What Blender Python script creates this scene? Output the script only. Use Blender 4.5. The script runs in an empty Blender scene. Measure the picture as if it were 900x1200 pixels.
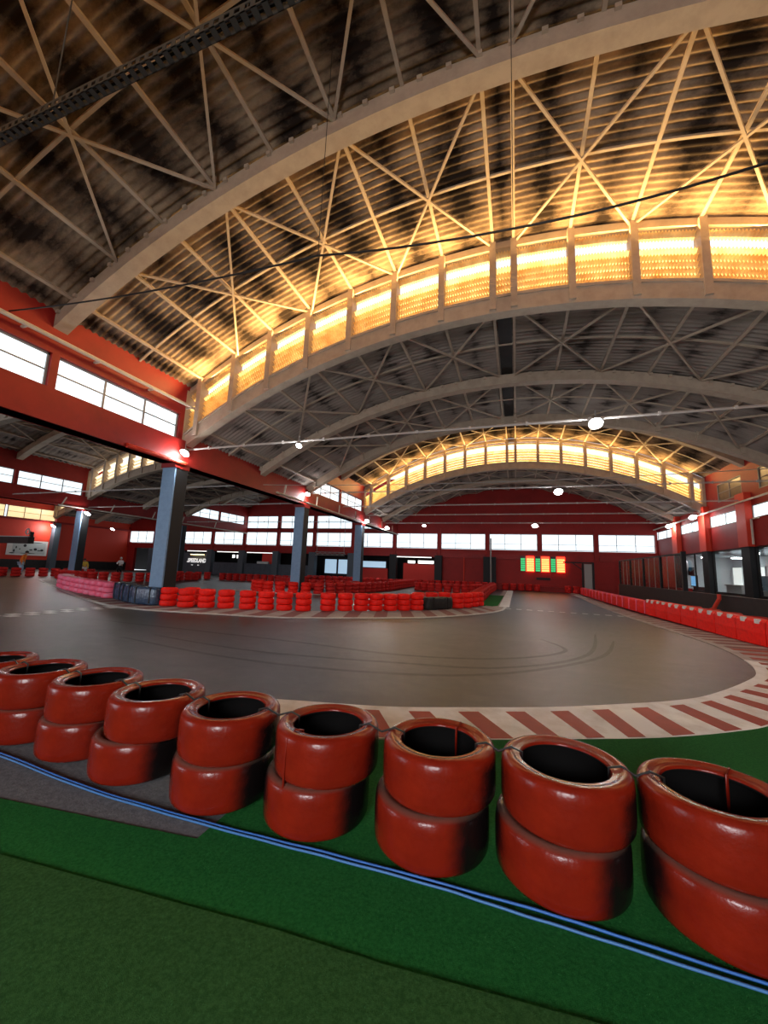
import bpy, math, random
from mathutils import Vector, Matrix
PI = math.pi
sc = bpy.context.scene
COL = sc.collection.objects
rnd = random.Random(7)

# ------------------------------------------------------------------ helpers
class MB:
    """collects geometry for ONE mesh object"""
    def __init__(s): s.v = []; s.f = []; s.mi = []
    def add(s, vs, fs, m=0):
        o = len(s.v); s.v += [tuple(v) for v in vs]
        s.f += [tuple(i + o for i in f) for f in fs]; s.mi += [m] * len(fs); return s
    def box(s, x0, x1, y0, y1, z0, z1, m=0):
        v = [(x, y, z) for z in (z0, z1) for y in (y0, y1) for x in (x0, x1)]
        return s.add(v, [(0, 2, 3, 1), (4, 5, 7, 6), (0, 1, 5, 4), (2, 6, 7, 3), (0, 4, 6, 2), (1, 3, 7, 5)], m)
    def bar(s, a, b, w, h, up=(0, 0, 1), m=0):
        a = Vector(a); b = Vector(b); d = (b - a).normalized(); u = Vector(up)
        sd = d.cross(u)
        if sd.length < 1e-4: sd = d.cross(Vector((0, 1, 0)))
        sd.normalize(); u = sd.cross(d).normalized()
        v = [p + sd * (w / 2 * i) + u * (h / 2 * j) for p in (a, b) for i, j in ((-1, -1), (1, -1), (1, 1), (-1, 1))]
        return s.add(v, [(0, 1, 2, 3), (7, 6, 5, 4), (0, 4, 5, 1), (1, 5, 6, 2), (2, 6, 7, 3), (3, 7, 4, 0)], m)
    def tube(s, pts, r, n=6, m=0, cap=True):
        pts = [Vector(p) for p in pts]; rings = []
        prev = None
        for i, p in enumerate(pts):
            d = (pts[min(i + 1, len(pts) - 1)] - pts[max(i - 1, 0)]).normalized()
            u = Vector((0, 0, 1)) if abs(d.z) < .9 else Vector((0, 1, 0))
            a = d.cross(u).normalized(); b = a.cross(d)
            rr = r[i] if isinstance(r, (list, tuple)) else r
            rings.append([p + (a * math.cos(2 * PI * k / n) + b * math.sin(2 * PI * k / n)) * rr for k in range(n)])
        v = [q for R in rings for q in R]; f = []
        for i in range(len(pts) - 1):
            for k in range(n):
                f.append((i * n + k, i * n + (k + 1) % n, (i + 1) * n + (k + 1) % n, (i + 1) * n + k))
        if cap: f += [tuple(range(n))[::-1], tuple((len(pts) - 1) * n + k for k in range(n))]
        return s.add(v, f, m)
    def lathe(s, prof, n, mats=None, closed=True, loc=(0, 0, 0)):
        v = [(loc[0] + r * math.cos(2 * PI * k / n), loc[1] + r * math.sin(2 * PI * k / n), loc[2] + z) for r, z in prof for k in range(n)]
        P = len(prof)
        for i in range(P if closed else P - 1):
            j = (i + 1) % P
            fs = [(i * n + k, i * n + (k + 1) % n, j * n + (k + 1) % n, j * n + k) for k in range(n)]
            if i == 0: s.add(v, fs, mats[i] if mats else 0); o = len(s.v) - len(v)
            else:
                s.f += [tuple(q + o for q in f) for f in fs]; s.mi += [mats[i] if mats else 0] * len(fs)
        return s
    def build(s, name, mat, parent=None, smooth=False, loc=None):
        me = bpy.data.meshes.new(name); me.from_pydata(s.v, [], s.f)
        for m in (mat if isinstance(mat, (list, tuple)) else [mat]): me.materials.append(m)
        me.polygons.foreach_set('material_index', s.mi)
        if smooth: me.polygons.foreach_set('use_smooth', [True] * len(s.f))
        me.update()
        o = bpy.data.objects.new(name, me); COL.link(o)
        if parent: o.parent = parent
        if loc: o.location = loc
        return o

def fixn(o):
    import bmesh
    b = bmesh.new(); b.from_mesh(o.data); bmesh.ops.recalc_face_normals(b, faces=b.faces); b.to_mesh(o.data); b.free(); return o
def tag(o, label, cat, group=None, kind=None):
    o['label'] = label; o['category'] = cat
    if group: o['group'] = group
    if kind: o['kind'] = kind
    return o
def empty(name, loc=(0, 0, 0), rz=0):
    o = bpy.data.objects.new(name, None); COL.link(o); o.location = loc; o.rotation_euler = (0, 0, rz); o.empty_display_size = .1; return o
def struct(o, label, cat):
    return tag(o, label, cat, kind='structure')
def copy_tree(o, parent=None):
    c = o.copy(); COL.link(c)
    if parent: c.parent = parent
    for ch in list(o.children): copy_tree(ch, c)
    return c
ORD = ['first','second','third','fourth','fifth','sixth','seventh','eighth','ninth','tenth','eleventh','twelfth','thirteenth','fourteenth',
 'fifteenth','sixteenth','seventeenth','eighteenth','nineteenth','twentieth','twenty-first','twenty-second','twenty-third','twenty-fourth',
 'twenty-fifth','twenty-sixth','twenty-seventh','twenty-eighth','twenty-ninth','thirtieth','thirty-first','thirty-second','thirty-third','thirty-fourth']

# ------------------------------------------------------------------ materials
def mat(name, col, rough=.6, spec=.4, metal=0, noise=None, bump=None, emit=None, strength=1):
    m = bpy.data.materials.new(name); m.use_nodes = True; nt = m.node_tree; N = nt.nodes; Lk = nt.links
    b = N['Principled BSDF']
    b.inputs['Base Color'].default_value = (*col, 1); b.inputs['Roughness'].default_value = rough
    b.inputs['Specular IOR Level'].default_value = spec; b.inputs['Metallic'].default_value = metal
    tc = N.new('ShaderNodeTexCoord')
    if noise:
        sc_, col2, lo, hi = noise[:4]
        t = N.new('ShaderNodeTexNoise'); t.inputs['Scale'].default_value = sc_; t.inputs['Detail'].default_value = 6; t.inputs['Roughness'].default_value = .65
        Lk.new(tc.outputs['Object'], t.inputs['Vector'])
        r = N.new('ShaderNodeValToRGB'); r.color_ramp.elements[0].position = lo; r.color_ramp.elements[1].position = hi
        r.color_ramp.elements[0].color = (*col, 1); r.color_ramp.elements[1].color = (*col2, 1)
        Lk.new(t.outputs['Fac'], r.inputs['Fac']); Lk.new(r.outputs['Color'], b.inputs['Base Color'])
    if bump:
        t2 = N.new('ShaderNodeTexNoise'); t2.inputs['Scale'].default_value = bump[0]; t2.inputs['Detail'].default_value = 4
        Lk.new(tc.outputs['Object'], t2.inputs['Vector'])
        bp = N.new('ShaderNodeBump'); bp.inputs['Strength'].default_value = bump[1]; bp.inputs['Distance'].default_value = bump[2] if len(bump) > 2 else .01
        Lk.new(t2.outputs['Fac'], bp.inputs['Height']); Lk.new(bp.outputs['Normal'], b.inputs['Normal'])
    if emit:
        b.inputs['Emission Color'].default_value = (*emit, 1); b.inputs['Emission Strength'].default_value = strength
    return m

M = {}
def asphalt_mat():
    """worn asphalt: broad patches, fine grit and rubber streaks laid along the driving line"""
    m = mat('asphalt', (.05, .05, .05), .34, .24, bump=(75, .5, .012)); nt = m.node_tree; N = nt.nodes; Lk = nt.links; b = N['Principled BSDF']; tc = N.new('ShaderNodeTexCoord')
    def noise(scale, det, mp=None):
        t = N.new('ShaderNodeTexNoise'); t.inputs['Scale'].default_value = scale; t.inputs['Detail'].default_value = det; t.inputs['Roughness'].default_value = .65
        if mp:
            q = N.new('ShaderNodeMapping'); q.inputs['Scale'].default_value = mp; Lk.new(tc.outputs['Object'], q.inputs[0]); Lk.new(q.outputs[0], t.inputs['Vector'])
        else: Lk.new(tc.outputs['Object'], t.inputs['Vector'])
        return t.outputs['Fac']
    def ramp(f, c0, c1, lo, hi):
        r = N.new('ShaderNodeValToRGB'); e = r.color_ramp.elements; e[0].position = lo; e[1].position = hi; e[0].color = (*c0, 1); e[1].color = (*c1, 1); Lk.new(f, r.inputs[0]); return r.outputs[0]
    def mul(a, c):
        x = N.new('ShaderNodeMix'); x.data_type = 'RGBA'; x.blend_type = 'MULTIPLY'; x.inputs[0].default_value = 1; Lk.new(a, x.inputs[6]); Lk.new(c, x.inputs[7]); return x.outputs[2]
    c = ramp(noise(.4, 6), (.033, .032, .032), (.064, .058, .051), .35, .72)
    c = mul(c, ramp(noise(45, 5), (.45, .45, .45), (1.5, 1.48, 1.45), .35, .68)); c = mul(c, ramp(noise(5, 8), (.62, .62, .62), (1.28, 1.26, 1.22), .36, .66))
    c = mul(c, ramp(noise(1.1, 6, (.8, 1.5, 1)), (.68, .67, .66), (1.1, 1.1, 1.1), .36, .62))
    Lk.new(c, b.inputs['Base Color']); return m
M['asphalt'] = asphalt_mat()
M['turf'] = mat('turf', (.010, .110, .022), .95, .1, noise=(70, (.026, .185, .040), .35, .7), bump=(420, .9, .012))
M['turfold'] = mat('turf_worn', (.022, .085, .020), .95, .1, noise=(70, (.050, .150, .042), .35, .7), bump=(420, .9, .012))
M['turffibre'] = mat('pale_turf_fibre', (.05, .20, .06), .8, .2)
M['skid'] = mat('rubber_skid', (.036, .034, .033), .5, .3, noise=(6, (.062, .058, .053), .42, .60))
M['patch'] = mat('painted_lit_asphalt', (.10, .10, .105), .8, .15, noise=(30, (.17, .17, .175), .35, .7), bump=(90, .4, .008))  # same asphalt, its colour lightened to show daylight falling on it
M['kerbwhite'] = mat('kerb_white_paint', (.82, .82, .80), .7, .25, noise=(3, (.55, .51, .46), .45, .8), bump=(90, .15, .004))
M['kerbred'] = mat('kerb_red_paint', (.36, .055, .035), .65, .3, noise=(4, (.26, .045, .03), .4, .8))
M['kerbgrey'] = mat('kerb_worn_paint', (.42, .37, .34), .7, .25, noise=(2, (.24, .20, .185), .35, .75))
M['kerbpink'] = mat('kerb_worn_red', (.26, .10, .095), .7, .25, noise=(3, (.17, .09, .085), .35, .75))
M['whiteline'] = mat('white_line_paint', (.62, .62, .60), .6, .3, noise=(8, (.35, .35, .34), .5, .8))
M['tyrered'] = mat('red_tyre_paint', (.185, .011, .004), .26, .36, noise=(5, (.125, .007, .003), .4, .75), bump=(28, .12, .012))
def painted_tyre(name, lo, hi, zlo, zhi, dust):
    """red tyre paint, blending to near-black on the flanks that face the neighbours (object x)"""
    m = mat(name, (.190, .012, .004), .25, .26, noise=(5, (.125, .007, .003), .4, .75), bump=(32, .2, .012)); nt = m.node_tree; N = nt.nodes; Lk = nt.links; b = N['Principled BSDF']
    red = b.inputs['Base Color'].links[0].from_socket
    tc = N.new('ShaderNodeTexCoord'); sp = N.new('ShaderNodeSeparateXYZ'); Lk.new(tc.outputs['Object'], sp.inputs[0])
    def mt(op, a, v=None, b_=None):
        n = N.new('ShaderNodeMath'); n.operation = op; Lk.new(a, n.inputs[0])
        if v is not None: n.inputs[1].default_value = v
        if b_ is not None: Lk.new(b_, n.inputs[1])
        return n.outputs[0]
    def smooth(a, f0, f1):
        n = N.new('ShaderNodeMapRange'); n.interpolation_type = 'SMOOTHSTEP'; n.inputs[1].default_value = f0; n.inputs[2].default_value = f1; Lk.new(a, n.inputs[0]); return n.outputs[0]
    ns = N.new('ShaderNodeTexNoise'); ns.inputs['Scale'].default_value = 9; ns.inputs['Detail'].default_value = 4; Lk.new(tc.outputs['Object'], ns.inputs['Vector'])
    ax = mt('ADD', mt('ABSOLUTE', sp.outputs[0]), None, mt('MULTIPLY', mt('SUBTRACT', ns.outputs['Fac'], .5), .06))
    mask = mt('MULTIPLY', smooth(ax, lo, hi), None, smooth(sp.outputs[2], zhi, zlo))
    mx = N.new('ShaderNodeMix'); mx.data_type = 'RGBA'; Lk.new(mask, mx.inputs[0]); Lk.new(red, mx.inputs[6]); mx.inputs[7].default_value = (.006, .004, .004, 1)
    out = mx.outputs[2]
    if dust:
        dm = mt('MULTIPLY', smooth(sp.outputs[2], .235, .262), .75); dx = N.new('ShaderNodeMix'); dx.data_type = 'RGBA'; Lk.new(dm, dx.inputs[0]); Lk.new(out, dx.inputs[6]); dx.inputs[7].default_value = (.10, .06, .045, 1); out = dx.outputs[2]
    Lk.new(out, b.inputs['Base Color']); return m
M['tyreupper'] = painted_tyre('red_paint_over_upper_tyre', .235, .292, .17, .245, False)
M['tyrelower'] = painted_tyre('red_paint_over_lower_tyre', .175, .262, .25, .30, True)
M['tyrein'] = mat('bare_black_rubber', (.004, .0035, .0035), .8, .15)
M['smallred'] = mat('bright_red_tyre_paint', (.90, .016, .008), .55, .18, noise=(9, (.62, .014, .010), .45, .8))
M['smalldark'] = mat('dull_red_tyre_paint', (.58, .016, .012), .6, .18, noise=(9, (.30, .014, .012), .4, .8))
M['smallpink'] = mat('pink_tyre_paint', (.90, .13, .22), .45, .35, noise=(4, (.80, .34, .46), .5, .8))  # pink tyre colour, paler in random blotches
M['wrap'] = mat('dark_blue_plastic_wrap', (.03, .055, .10), .25, .6, noise=(6, (.10, .16, .24), .5, .75), bump=(14, .5, .03))
M['blacklog'] = mat('black_rubber_log', (.02, .019, .017), .6, .3, noise=(5, (.06, .05, .035), .5, .8))
M['redwall'] = mat('red_wall_paint', (.30, .012, .009), .6, .3, noise=(.9, (.23, .009, .007), .4, .7))
M['redbeam'] = mat('red_beam_paint', (.30, .012, .009), .5, .3, noise=(1.3, (.22, .009, .007), .4, .7))
M['redcol'] = mat('orange_red_paint', (.62, .045, .02), .55, .3)
M['beige'] = mat('beige_steel_paint', (.46, .37, .28), .6, .3, noise=(3, (.36, .28, .21), .4, .75))
M['beigelight'] = mat('pale_beige_paint', (.60, .52, .43), .6, .3, noise=(3, (.48, .41, .33), .4, .75))
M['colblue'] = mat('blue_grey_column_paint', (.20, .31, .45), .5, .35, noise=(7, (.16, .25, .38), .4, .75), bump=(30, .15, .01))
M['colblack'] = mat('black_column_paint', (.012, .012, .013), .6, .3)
M['coldark'] = mat('slate_grey_paint', (.085, .105, .125), .6, .3)
M['black'] = mat('matt_black_paint', (.012, .011, .011), .6, .3, noise=(4, (.022, .018, .016), .4, .75))
M['slate'] = mat('slate_wall_paint', (.085, .10, .125), .7, .25, noise=(3, (.065, .075, .09), .4, .75))
M['dark'] = mat('dark_interior', (.012, .011, .011), .8, .2)
M['traymetal'] = mat('dark_galvanised_metal', (.07, .06, .05), .5, .4, .5)
M['blackwire'] = mat('black_cable', (.012, .01, .01), .6, .3)
M['whitepipe'] = mat('white_pipe_paint', (.42, .38, .35), .5, .4)
M['ropeblue'] = mat('blue_nylon_rope', (.025, .12, .40), .5, .4)
M['ropepale'] = mat('pale_blue_nylon_rope', (.045, .15, .36), .5, .4)
M['mullion'] = mat('grey_window_bar', (.30, .28, .26), .6, .3)
M['darkmullion'] = mat('dark_window_bar', (.30, .10, .07), .6, .3)
M['pane'] = mat('daylit_translucent_pane', (.7, .75, .8), .3, .4, emit=(.80, .93, 1.0), strength=1.5)
M['panepale'] = mat('pale_blue_daylit_pane', (.4, .5, .6), .3, .4, emit=(.42, .62, .80), strength=.9)
M['panewarm'] = mat('warm_daylit_pane', (.8, .7, .5), .3, .4, emit=(1.0, .72, .36), strength=1.25)
M['panedim'] = mat('grimy_dark_pane', (.10, .065, .04), .3, .4, noise=(4, (.16, .10, .06), .4, .7))
M['lamp'] = mat('lamp_lens', (.9, .9, .9), .3, .4, emit=(.93, .97, 1.0), strength=45)
M['lamphousing'] = mat('lamp_housing', (.25, .25, .25), .5, .4, .3)
M['ledgreen'] = mat('green_display_rows', (.02, .3, .1), .4, .4, emit=(.05, .72, .22), strength=1.0)
M['ledyellow'] = mat('yellow_display_rows', (.5, .4, .1), .4, .4, emit=(1.0, .55, .14), strength=2.0)
M['ledred'] = mat('red_display_glow', (.5, .02, .01), .4, .4, emit=(1.0, .03, .01), strength=5.0)
M['ledback'] = mat('display_backing', (.03, .005, .004), .4, .4)
M['bannerwhite'] = mat('white_vinyl_banner', (.66, .64, .60), .5, .3)
M['bannergrey'] = mat('grey_banner_print', (.45, .47, .45), .5, .3)
M['bannerblack'] = mat('black_banner_print', (.02, .02, .02), .5, .3)
M['textwhite'] = mat('white_sign_lettering', (.8, .8, .8), .4, .4, emit=(1, 1, 1), strength=.8)
M['tubewarm'] = mat('warm_light_tube', (.9, .8, .5), .4, .4, emit=(1, .70, .32), strength=7)
M['tubewhite'] = mat('white_light_tube', (.9, .9, .9), .4, .4, emit=(1, .97, .92), strength=2.2)
M['shopwall'] = mat('grey_shop_wall', (.62, .64, .66), .7, .3)
M['shopceil'] = mat('white_shop_ceiling', (.6, .66, .72), .8, .2)
M['shoptube'] = mat('shop_light_tube', (.9, .9, .9), .4, .4, emit=(.95, .98, 1.0), strength=34)
M['screen'] = mat('blue_screen', (.05, .2, .5), .3, .5, emit=(.25, .6, 1.0), strength=1.0)
M['counter'] = mat('white_counter', (.55, .57, .56), .6, .3)
M['brightwindow'] = mat('bright_daylit_shop_window', (.8, .8, .8), .4, .3, noise=None, emit=(.98, .95, .88), strength=1.1)
M['bluedisc'] = mat('light_blue_sign_paint', (.10, .45, .75), .4, .4)
M['skin'] = mat('skin', (.55, .32, .22), .5, .4)
M['hair'] = mat('dark_hair', (.03, .02, .015), .6, .3)
M['orange'] = mat('orange_cloth', (.85, .22, .03), .8, .2)
M['jeans'] = mat('pale_blue_denim', (.38, .52, .68), .85, .2)
M['yellow'] = mat('yellow_cloth', (.80, .62, .08), .8, .2)
M['whitecloth'] = mat('white_cloth', (.80, .80, .80), .7, .3)
M['darkcloth'] = mat('black_cloth', (.02, .02, .022), .8, .2)
M['posterred'] = mat('red_poster', (.55, .03, .02), .6, .3)

def clear_glass(name, col=(1, 1, 1), a=.85, rough=.05):
    m = bpy.data.materials.new(name); m.use_nodes = True; nt = m.node_tree; N = nt.nodes; N.clear()
    o = N.new('ShaderNodeOutputMaterial'); mx = N.new('ShaderNodeMixShader'); t = N.new('ShaderNodeBsdfTransparent'); g = N.new('ShaderNodeBsdfGlossy')
    t.inputs[0].default_value = (*col, 1); g.inputs['Roughness'].default_value = rough; mx.inputs[0].default_value = 1 - a
    nt.links.new(t.outputs[0], mx.inputs[1]); nt.links.new(g.outputs[0], mx.inputs[2]); nt.links.new(mx.outputs[0], o.inputs[0]); return m
M['glass'] = clear_glass('clear_glass', (.88, .92, .92), .88)
M['mesh'] = clear_glass('scratched_clear_panel', (.80, .76, .76), .95, .35)

def translucent(name, c1, c2):
    m = bpy.data.materials.new(name); m.use_nodes = True; nt = m.node_tree; N = nt.nodes; N.clear()
    o = N.new('ShaderNodeOutputMaterial'); mx = N.new('ShaderNodeMixShader'); t = N.new('ShaderNodeBsdfTranslucent'); d = N.new('ShaderNodeBsdfDiffuse')
    tc = N.new('ShaderNodeTexCoord'); n = N.new('ShaderNodeTexNoise'); n.inputs['Scale'].default_value = 2.5; n.inputs['Detail'].default_value = 5
    r = N.new('ShaderNodeValToRGB'); r.color_ramp.elements[0].position = .4; r.color_ramp.elements[1].position = .7
    r.color_ramp.elements[0].color = (*c1, 1); r.color_ramp.elements[1].color = (*c2, 1)
    nt.links.new(tc.outputs['Object'], n.inputs['Vector']); nt.links.new(n.outputs['Fac'], r.inputs['Fac'])
    nt.links.new(r.outputs[0], t.inputs[0]); nt.links.new(r.outputs[0], d.inputs[0]); mx.inputs[0].default_value = .35
    nt.links.new(t.outputs[0], mx.inputs[1]); nt.links.new(d.outputs[0], mx.inputs[2]); nt.links.new(mx.outputs[0], o.inputs[0]); return m
M['louvre'] = translucent('yellowed_translucent_slat', (.95, .74, .36), (.72, .42, .15))
M['louvrepale'] = translucent('cream_translucent_slat', (.90, .84, .70), (.70, .62, .48))

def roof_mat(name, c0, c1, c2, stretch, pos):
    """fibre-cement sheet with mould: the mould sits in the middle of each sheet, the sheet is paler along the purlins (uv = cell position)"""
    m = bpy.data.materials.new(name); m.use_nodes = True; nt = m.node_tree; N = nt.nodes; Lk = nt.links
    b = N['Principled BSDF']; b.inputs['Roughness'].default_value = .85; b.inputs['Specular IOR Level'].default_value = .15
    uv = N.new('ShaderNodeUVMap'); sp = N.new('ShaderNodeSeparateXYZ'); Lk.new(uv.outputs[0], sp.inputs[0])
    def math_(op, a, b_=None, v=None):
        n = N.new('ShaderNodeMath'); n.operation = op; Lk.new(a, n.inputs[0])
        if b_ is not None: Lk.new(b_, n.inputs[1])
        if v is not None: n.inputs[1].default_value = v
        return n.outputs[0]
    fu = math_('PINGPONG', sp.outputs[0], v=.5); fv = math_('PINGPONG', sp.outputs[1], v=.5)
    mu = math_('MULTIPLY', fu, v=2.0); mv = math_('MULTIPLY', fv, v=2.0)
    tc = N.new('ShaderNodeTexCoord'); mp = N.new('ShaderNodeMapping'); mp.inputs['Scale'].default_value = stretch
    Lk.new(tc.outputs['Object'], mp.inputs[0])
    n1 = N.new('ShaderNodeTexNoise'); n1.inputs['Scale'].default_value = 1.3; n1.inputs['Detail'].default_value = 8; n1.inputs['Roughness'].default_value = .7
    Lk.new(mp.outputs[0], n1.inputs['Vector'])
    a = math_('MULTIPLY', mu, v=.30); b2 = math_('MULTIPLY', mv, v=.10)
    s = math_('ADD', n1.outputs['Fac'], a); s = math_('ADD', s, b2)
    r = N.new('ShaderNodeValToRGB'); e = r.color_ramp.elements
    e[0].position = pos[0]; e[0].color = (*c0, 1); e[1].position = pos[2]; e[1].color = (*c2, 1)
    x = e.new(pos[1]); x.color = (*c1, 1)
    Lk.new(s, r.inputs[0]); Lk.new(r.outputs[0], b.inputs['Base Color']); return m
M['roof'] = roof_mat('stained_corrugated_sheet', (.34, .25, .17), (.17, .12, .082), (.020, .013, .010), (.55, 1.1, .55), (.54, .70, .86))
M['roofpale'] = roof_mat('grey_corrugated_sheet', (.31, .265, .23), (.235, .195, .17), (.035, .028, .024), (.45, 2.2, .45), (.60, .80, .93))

# ------------------------------------------------------------------ the building's measures
XL, XR = -11.16, 10.62          # main nave between the red beam and the glazed wall
XB, XC = -28.56, -45.96         # second and third naves
YB = [-6.9, 1.76, 10.43, 19.02, 27.73, 36.27]
OFFS_A = [.28, 1.72, 3.16, 4.60, 6.06, 7.48, 8.88, 10.25]
def nave(x0, x1):
    a = (x1 - x0) / 2; k = a / 10.89
    return dict(xc=(x0 + x1) / 2, a=a, k=k, rise=3.25 * k * k if k < .99 else 3.25, x0=x0, x1=x1)
NA, NB, NC = nave(XL, XR), nave(XB, XL), nave(XC, XB)
def az(n, x, z0):
    a, s = n['a'], n['rise']; r = (a * a + s * s) / (2 * s); d = max(-a, min(a, x - n['xc']))
    return z0 + s - r + math.sqrt(r * r - d * d)
def normal(n, x):
    a, s = n['a'], n['rise']; r = (a * a + s * s) / (2 * s)
    return Vector((x - n['xc'], 0, math.sqrt(r * r - (x - n['xc']) ** 2))).normalized()
HI, LO = 7.5, 5.7
def purl_x(n): return [n['xc'] + s * o * n['k'] for s in (-1, 1) for o in (OFFS_A if s > 0 else OFFS_A)]
def sorted_purl(n): return sorted(purl_x(n))

def roof_sheet(n, y0, y1, z0, pitch, name, label, material):
    per = 6; ny = int((y1 - y0) / pitch * per); nu = 64
    px = [n['x0']] + sorted_purl(n) + [n['x1']]
    v = []; uvs = []
    xs = []
    for i in range(nu + 1):
        x = n['x0'] + (n['x1'] - n['x0']) * i / nu; xs.append(x)
    def cell(x):
        for i in range(len(px) - 1):
            if x <= px[i + 1] + 1e-6: return i + (x - px[i]) / (px[i + 1] - px[i])
        return len(px) - 1
    cu = [cell(x) for x in xs]; zz = [az(n, x, z0) for x in xs]
    half = (y1 - y0) / 2
    for j in range(ny + 1):
        y = y0 + (y1 - y0) * j / ny; dz = .028 * math.cos(2 * PI * j / per)
        for i in range(nu + 1): v.append((xs[i], y, zz[i] + dz)); uvs.append((cu[i], (y - y0) / half))
    f = [(j * (nu + 1) + i, (j + 1) * (nu + 1) + i, (j + 1) * (nu + 1) + i + 1, j * (nu + 1) + i + 1) for j in range(ny) for i in range(nu)]
    me = bpy.data.meshes.new(name); me.from_pydata(v, [], f); me.materials.append(material)
    ul = me.uv_layers.new(name='UVMap'); flat = []
    for q in f:
        for i in q: flat += uvs[i]
    ul.data.foreach_set('uv', flat)
    me.polygons.foreach_set('use_smooth', [True] * len(f)); me.update()
    o = bpy.data.objects.new(name, me); COL.link(o); struct(o, label, 'roof'); return o

def arch_box(mb, n, y0, y1, z0, top, bot, segs=48, x0=None, x1=None):
    x0 = n['x0'] if x0 is None else x0; x1 = n['x1'] if x1 is None else x1
    v = []
    for i in range(segs + 1):
        x = x0 + (x1 - x0) * i / segs; z = az(n, x, z0)
        v += [(x, y0, z + bot), (x, y1, z + bot), (x, y1, z + top), (x, y0, z + top)]
    f = []
    for i in range(segs):
        for k in range(4): f.append((i * 4 + k, (i + 1) * 4 + k, (i + 1) * 4 + (k + 1) % 4, i * 4 + (k + 1) % 4))
    f += [(0, 1, 2, 3), (segs * 4 + 3, segs * 4 + 2, segs * 4 + 1, segs * 4)]
    mb.add(v, f)

cnt = {'window': 0}
def winname():
    cnt['window'] += 1; return 'window_%d' % cnt['window']

def roof_bay(n, y0, y1, z0, tagname, detail=True, pitch=.185, pale=False, rib_h=.36):
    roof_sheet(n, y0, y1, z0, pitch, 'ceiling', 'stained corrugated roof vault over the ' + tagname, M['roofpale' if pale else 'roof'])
    ym = (y0 + y1) / 2
    b = MB(); arch_box(b, n, ym - .17, ym + .17, z0, -.09, -.09 - rib_h)
    if detail:   # scalloped soffit bolts along the rib
        for i in range(40):
            x = n['x0'] + (n['x1'] - n['x0']) * (i + .5) / 40; z = az(n, x, z0) - .09
            b.box(x - .05, x + .05, ym - .23, ym - .17, z - .09, z - .01); b.box(x - .05, x + .05, ym + .17, ym + .23, z - .09, z - .01)
    struct(fixn(b.build('roof_arch_beam', M['beige'])), 'curved beige rib across the middle of the ' + tagname, 'roof beam')
    if not detail and z0 == HI: pass
    px = sorted_purl(n)
    for i, x in enumerate(px):
        z = az(n, x, z0); nn = normal(n, x); p0 = Vector((x, y0 + .05, z)) - nn * .075; p1 = Vector((x, y1 - .05, z)) - nn * .075
        b = MB().bar(p0, p1, .075, .085, nn)
        o = b.build('roof_purlin_beam', M['beige']); tag(o, 'long thin beige purlin under the ' + tagname, 'purlin', 'purlins of the ' + tagname, 'structure')
    # wind bracing: an X over every second pair of cells, in each half of the bay
    for (ya, yb) in ((y0 + .1, ym - .17), (ym + .17, y1 - .1)):
        if detail:
            b = MB()
            yc = (ya + yb) / 2
            arch_box(b, n, yc - .03, yc + .03, z0, -.035, -.085, 40)
            tag(fixn(b.build('roof_lath_beam', M['beige'])), 'thin curved lath under the sheets of the ' + tagname, 'roof lath', 'laths of the ' + tagname, 'structure')
        pos = sorted_purl(n); L_ = pos[:8]; R_ = pos[8:]
        # pairs measured from the crown
        for side in (L_[::-1], R_):
            for q in (0, 2, 4):
                xa, xb = side[q], side[q + 2]
                b = MB()
                for (u, w) in ((xa, xb), (xb, xa)):
                    pa = Vector((u, ya, az(n, u, z0))) - normal(n, u) * .15; pb = Vector((w, yb, az(n, w, z0))) - normal(n, w) * .15
                    b.bar(pa, pb, .055, .05, normal(n, (u + w) / 2))
                tag(b.build('roof_brace_beam', M['beige']), 'pale crossed steel braces under the ' + tagname, 'roof brace', 'crossed braces of the ' + tagname, 'structure')

def louvre_panel(xa, xb, n, y, zlo, zhi, nsl, tilt, fine):
    """slats between two posts; every slat follows the slope of the arch"""
    b = MB(); steps = max(2, int((xb - xa) / (.07 if fine else .3)) * (4 if fine else 1))
    ts = (.07, .20, .33, .46, .59, .93) if nsl > 5 else (.08, .24, .40, .56, .92)
    for t in ts:
        d = .115
        v = []
        for i in range(steps + 1):
            x = xa + (xb - xa) * i / steps; za = az(n, x, zlo[0]) + zlo[1]; zb = az(n, x, zhi[0]) + zhi[1]
            z = za + (zb - za) * t
            w = .026 * math.cos(2 * PI * i / 4) if fine else 0
            v += [(x, y - d * math.cos(tilt) + w * math.sin(tilt), z - d * math.sin(tilt) + w * math.cos(tilt)), (x, y + d * math.cos(tilt) + w * math.sin(tilt), z + d * math.sin(tilt) + w * math.cos(tilt))]
        b.add(v, [(2 * i, 2 * i + 1, 2 * i + 3, 2 * i + 2) for i in range(steps)])
    return b

def clerestory(n, y, label, nsl=6, fine=True, slat='louvre'):
    root = empty(winname(), (0, 0, 0)); struct(root, label, 'clerestory window')
    b = MB(); arch_box(b, n, y - .16, y + .16, LO, .02, -.43)
    fixn(b.build('sill_beam', M['beige'], root))
    b = MB(); arch_box(b, n, y - .14, y + .14, HI, -.06, -.26)
    fixn(b.build('head_beam', M['beige'], root))
    b = MB(); arch_box(b, n, y - .20, y - .16, LO, .07, .0)
    fixn(b.build('sill_ledge', M['beige'], root))
    px = [n['x0'] + .06] + sorted_purl(n) + [n['x1'] - .06]
    for x in px:
        za = az(n, x, LO); zb = az(n, x, HI)
        b = MB().box(x - .085, x + .085, y - .24, y + .14, za - .36, zb - .1)
        b.build('post', M['beige'], root)
    for i in range(len(px) - 1):
        b = louvre_panel(px[i] + .085, px[i + 1] - .085, n, y + .02, (LO, .10), (HI, -.30), nsl, math.radians(-28), fine)
        b.build('louvre_slats', M['louvre' if nsl > 5 else 'louvrepale'], root, smooth=True)
    return root

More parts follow.
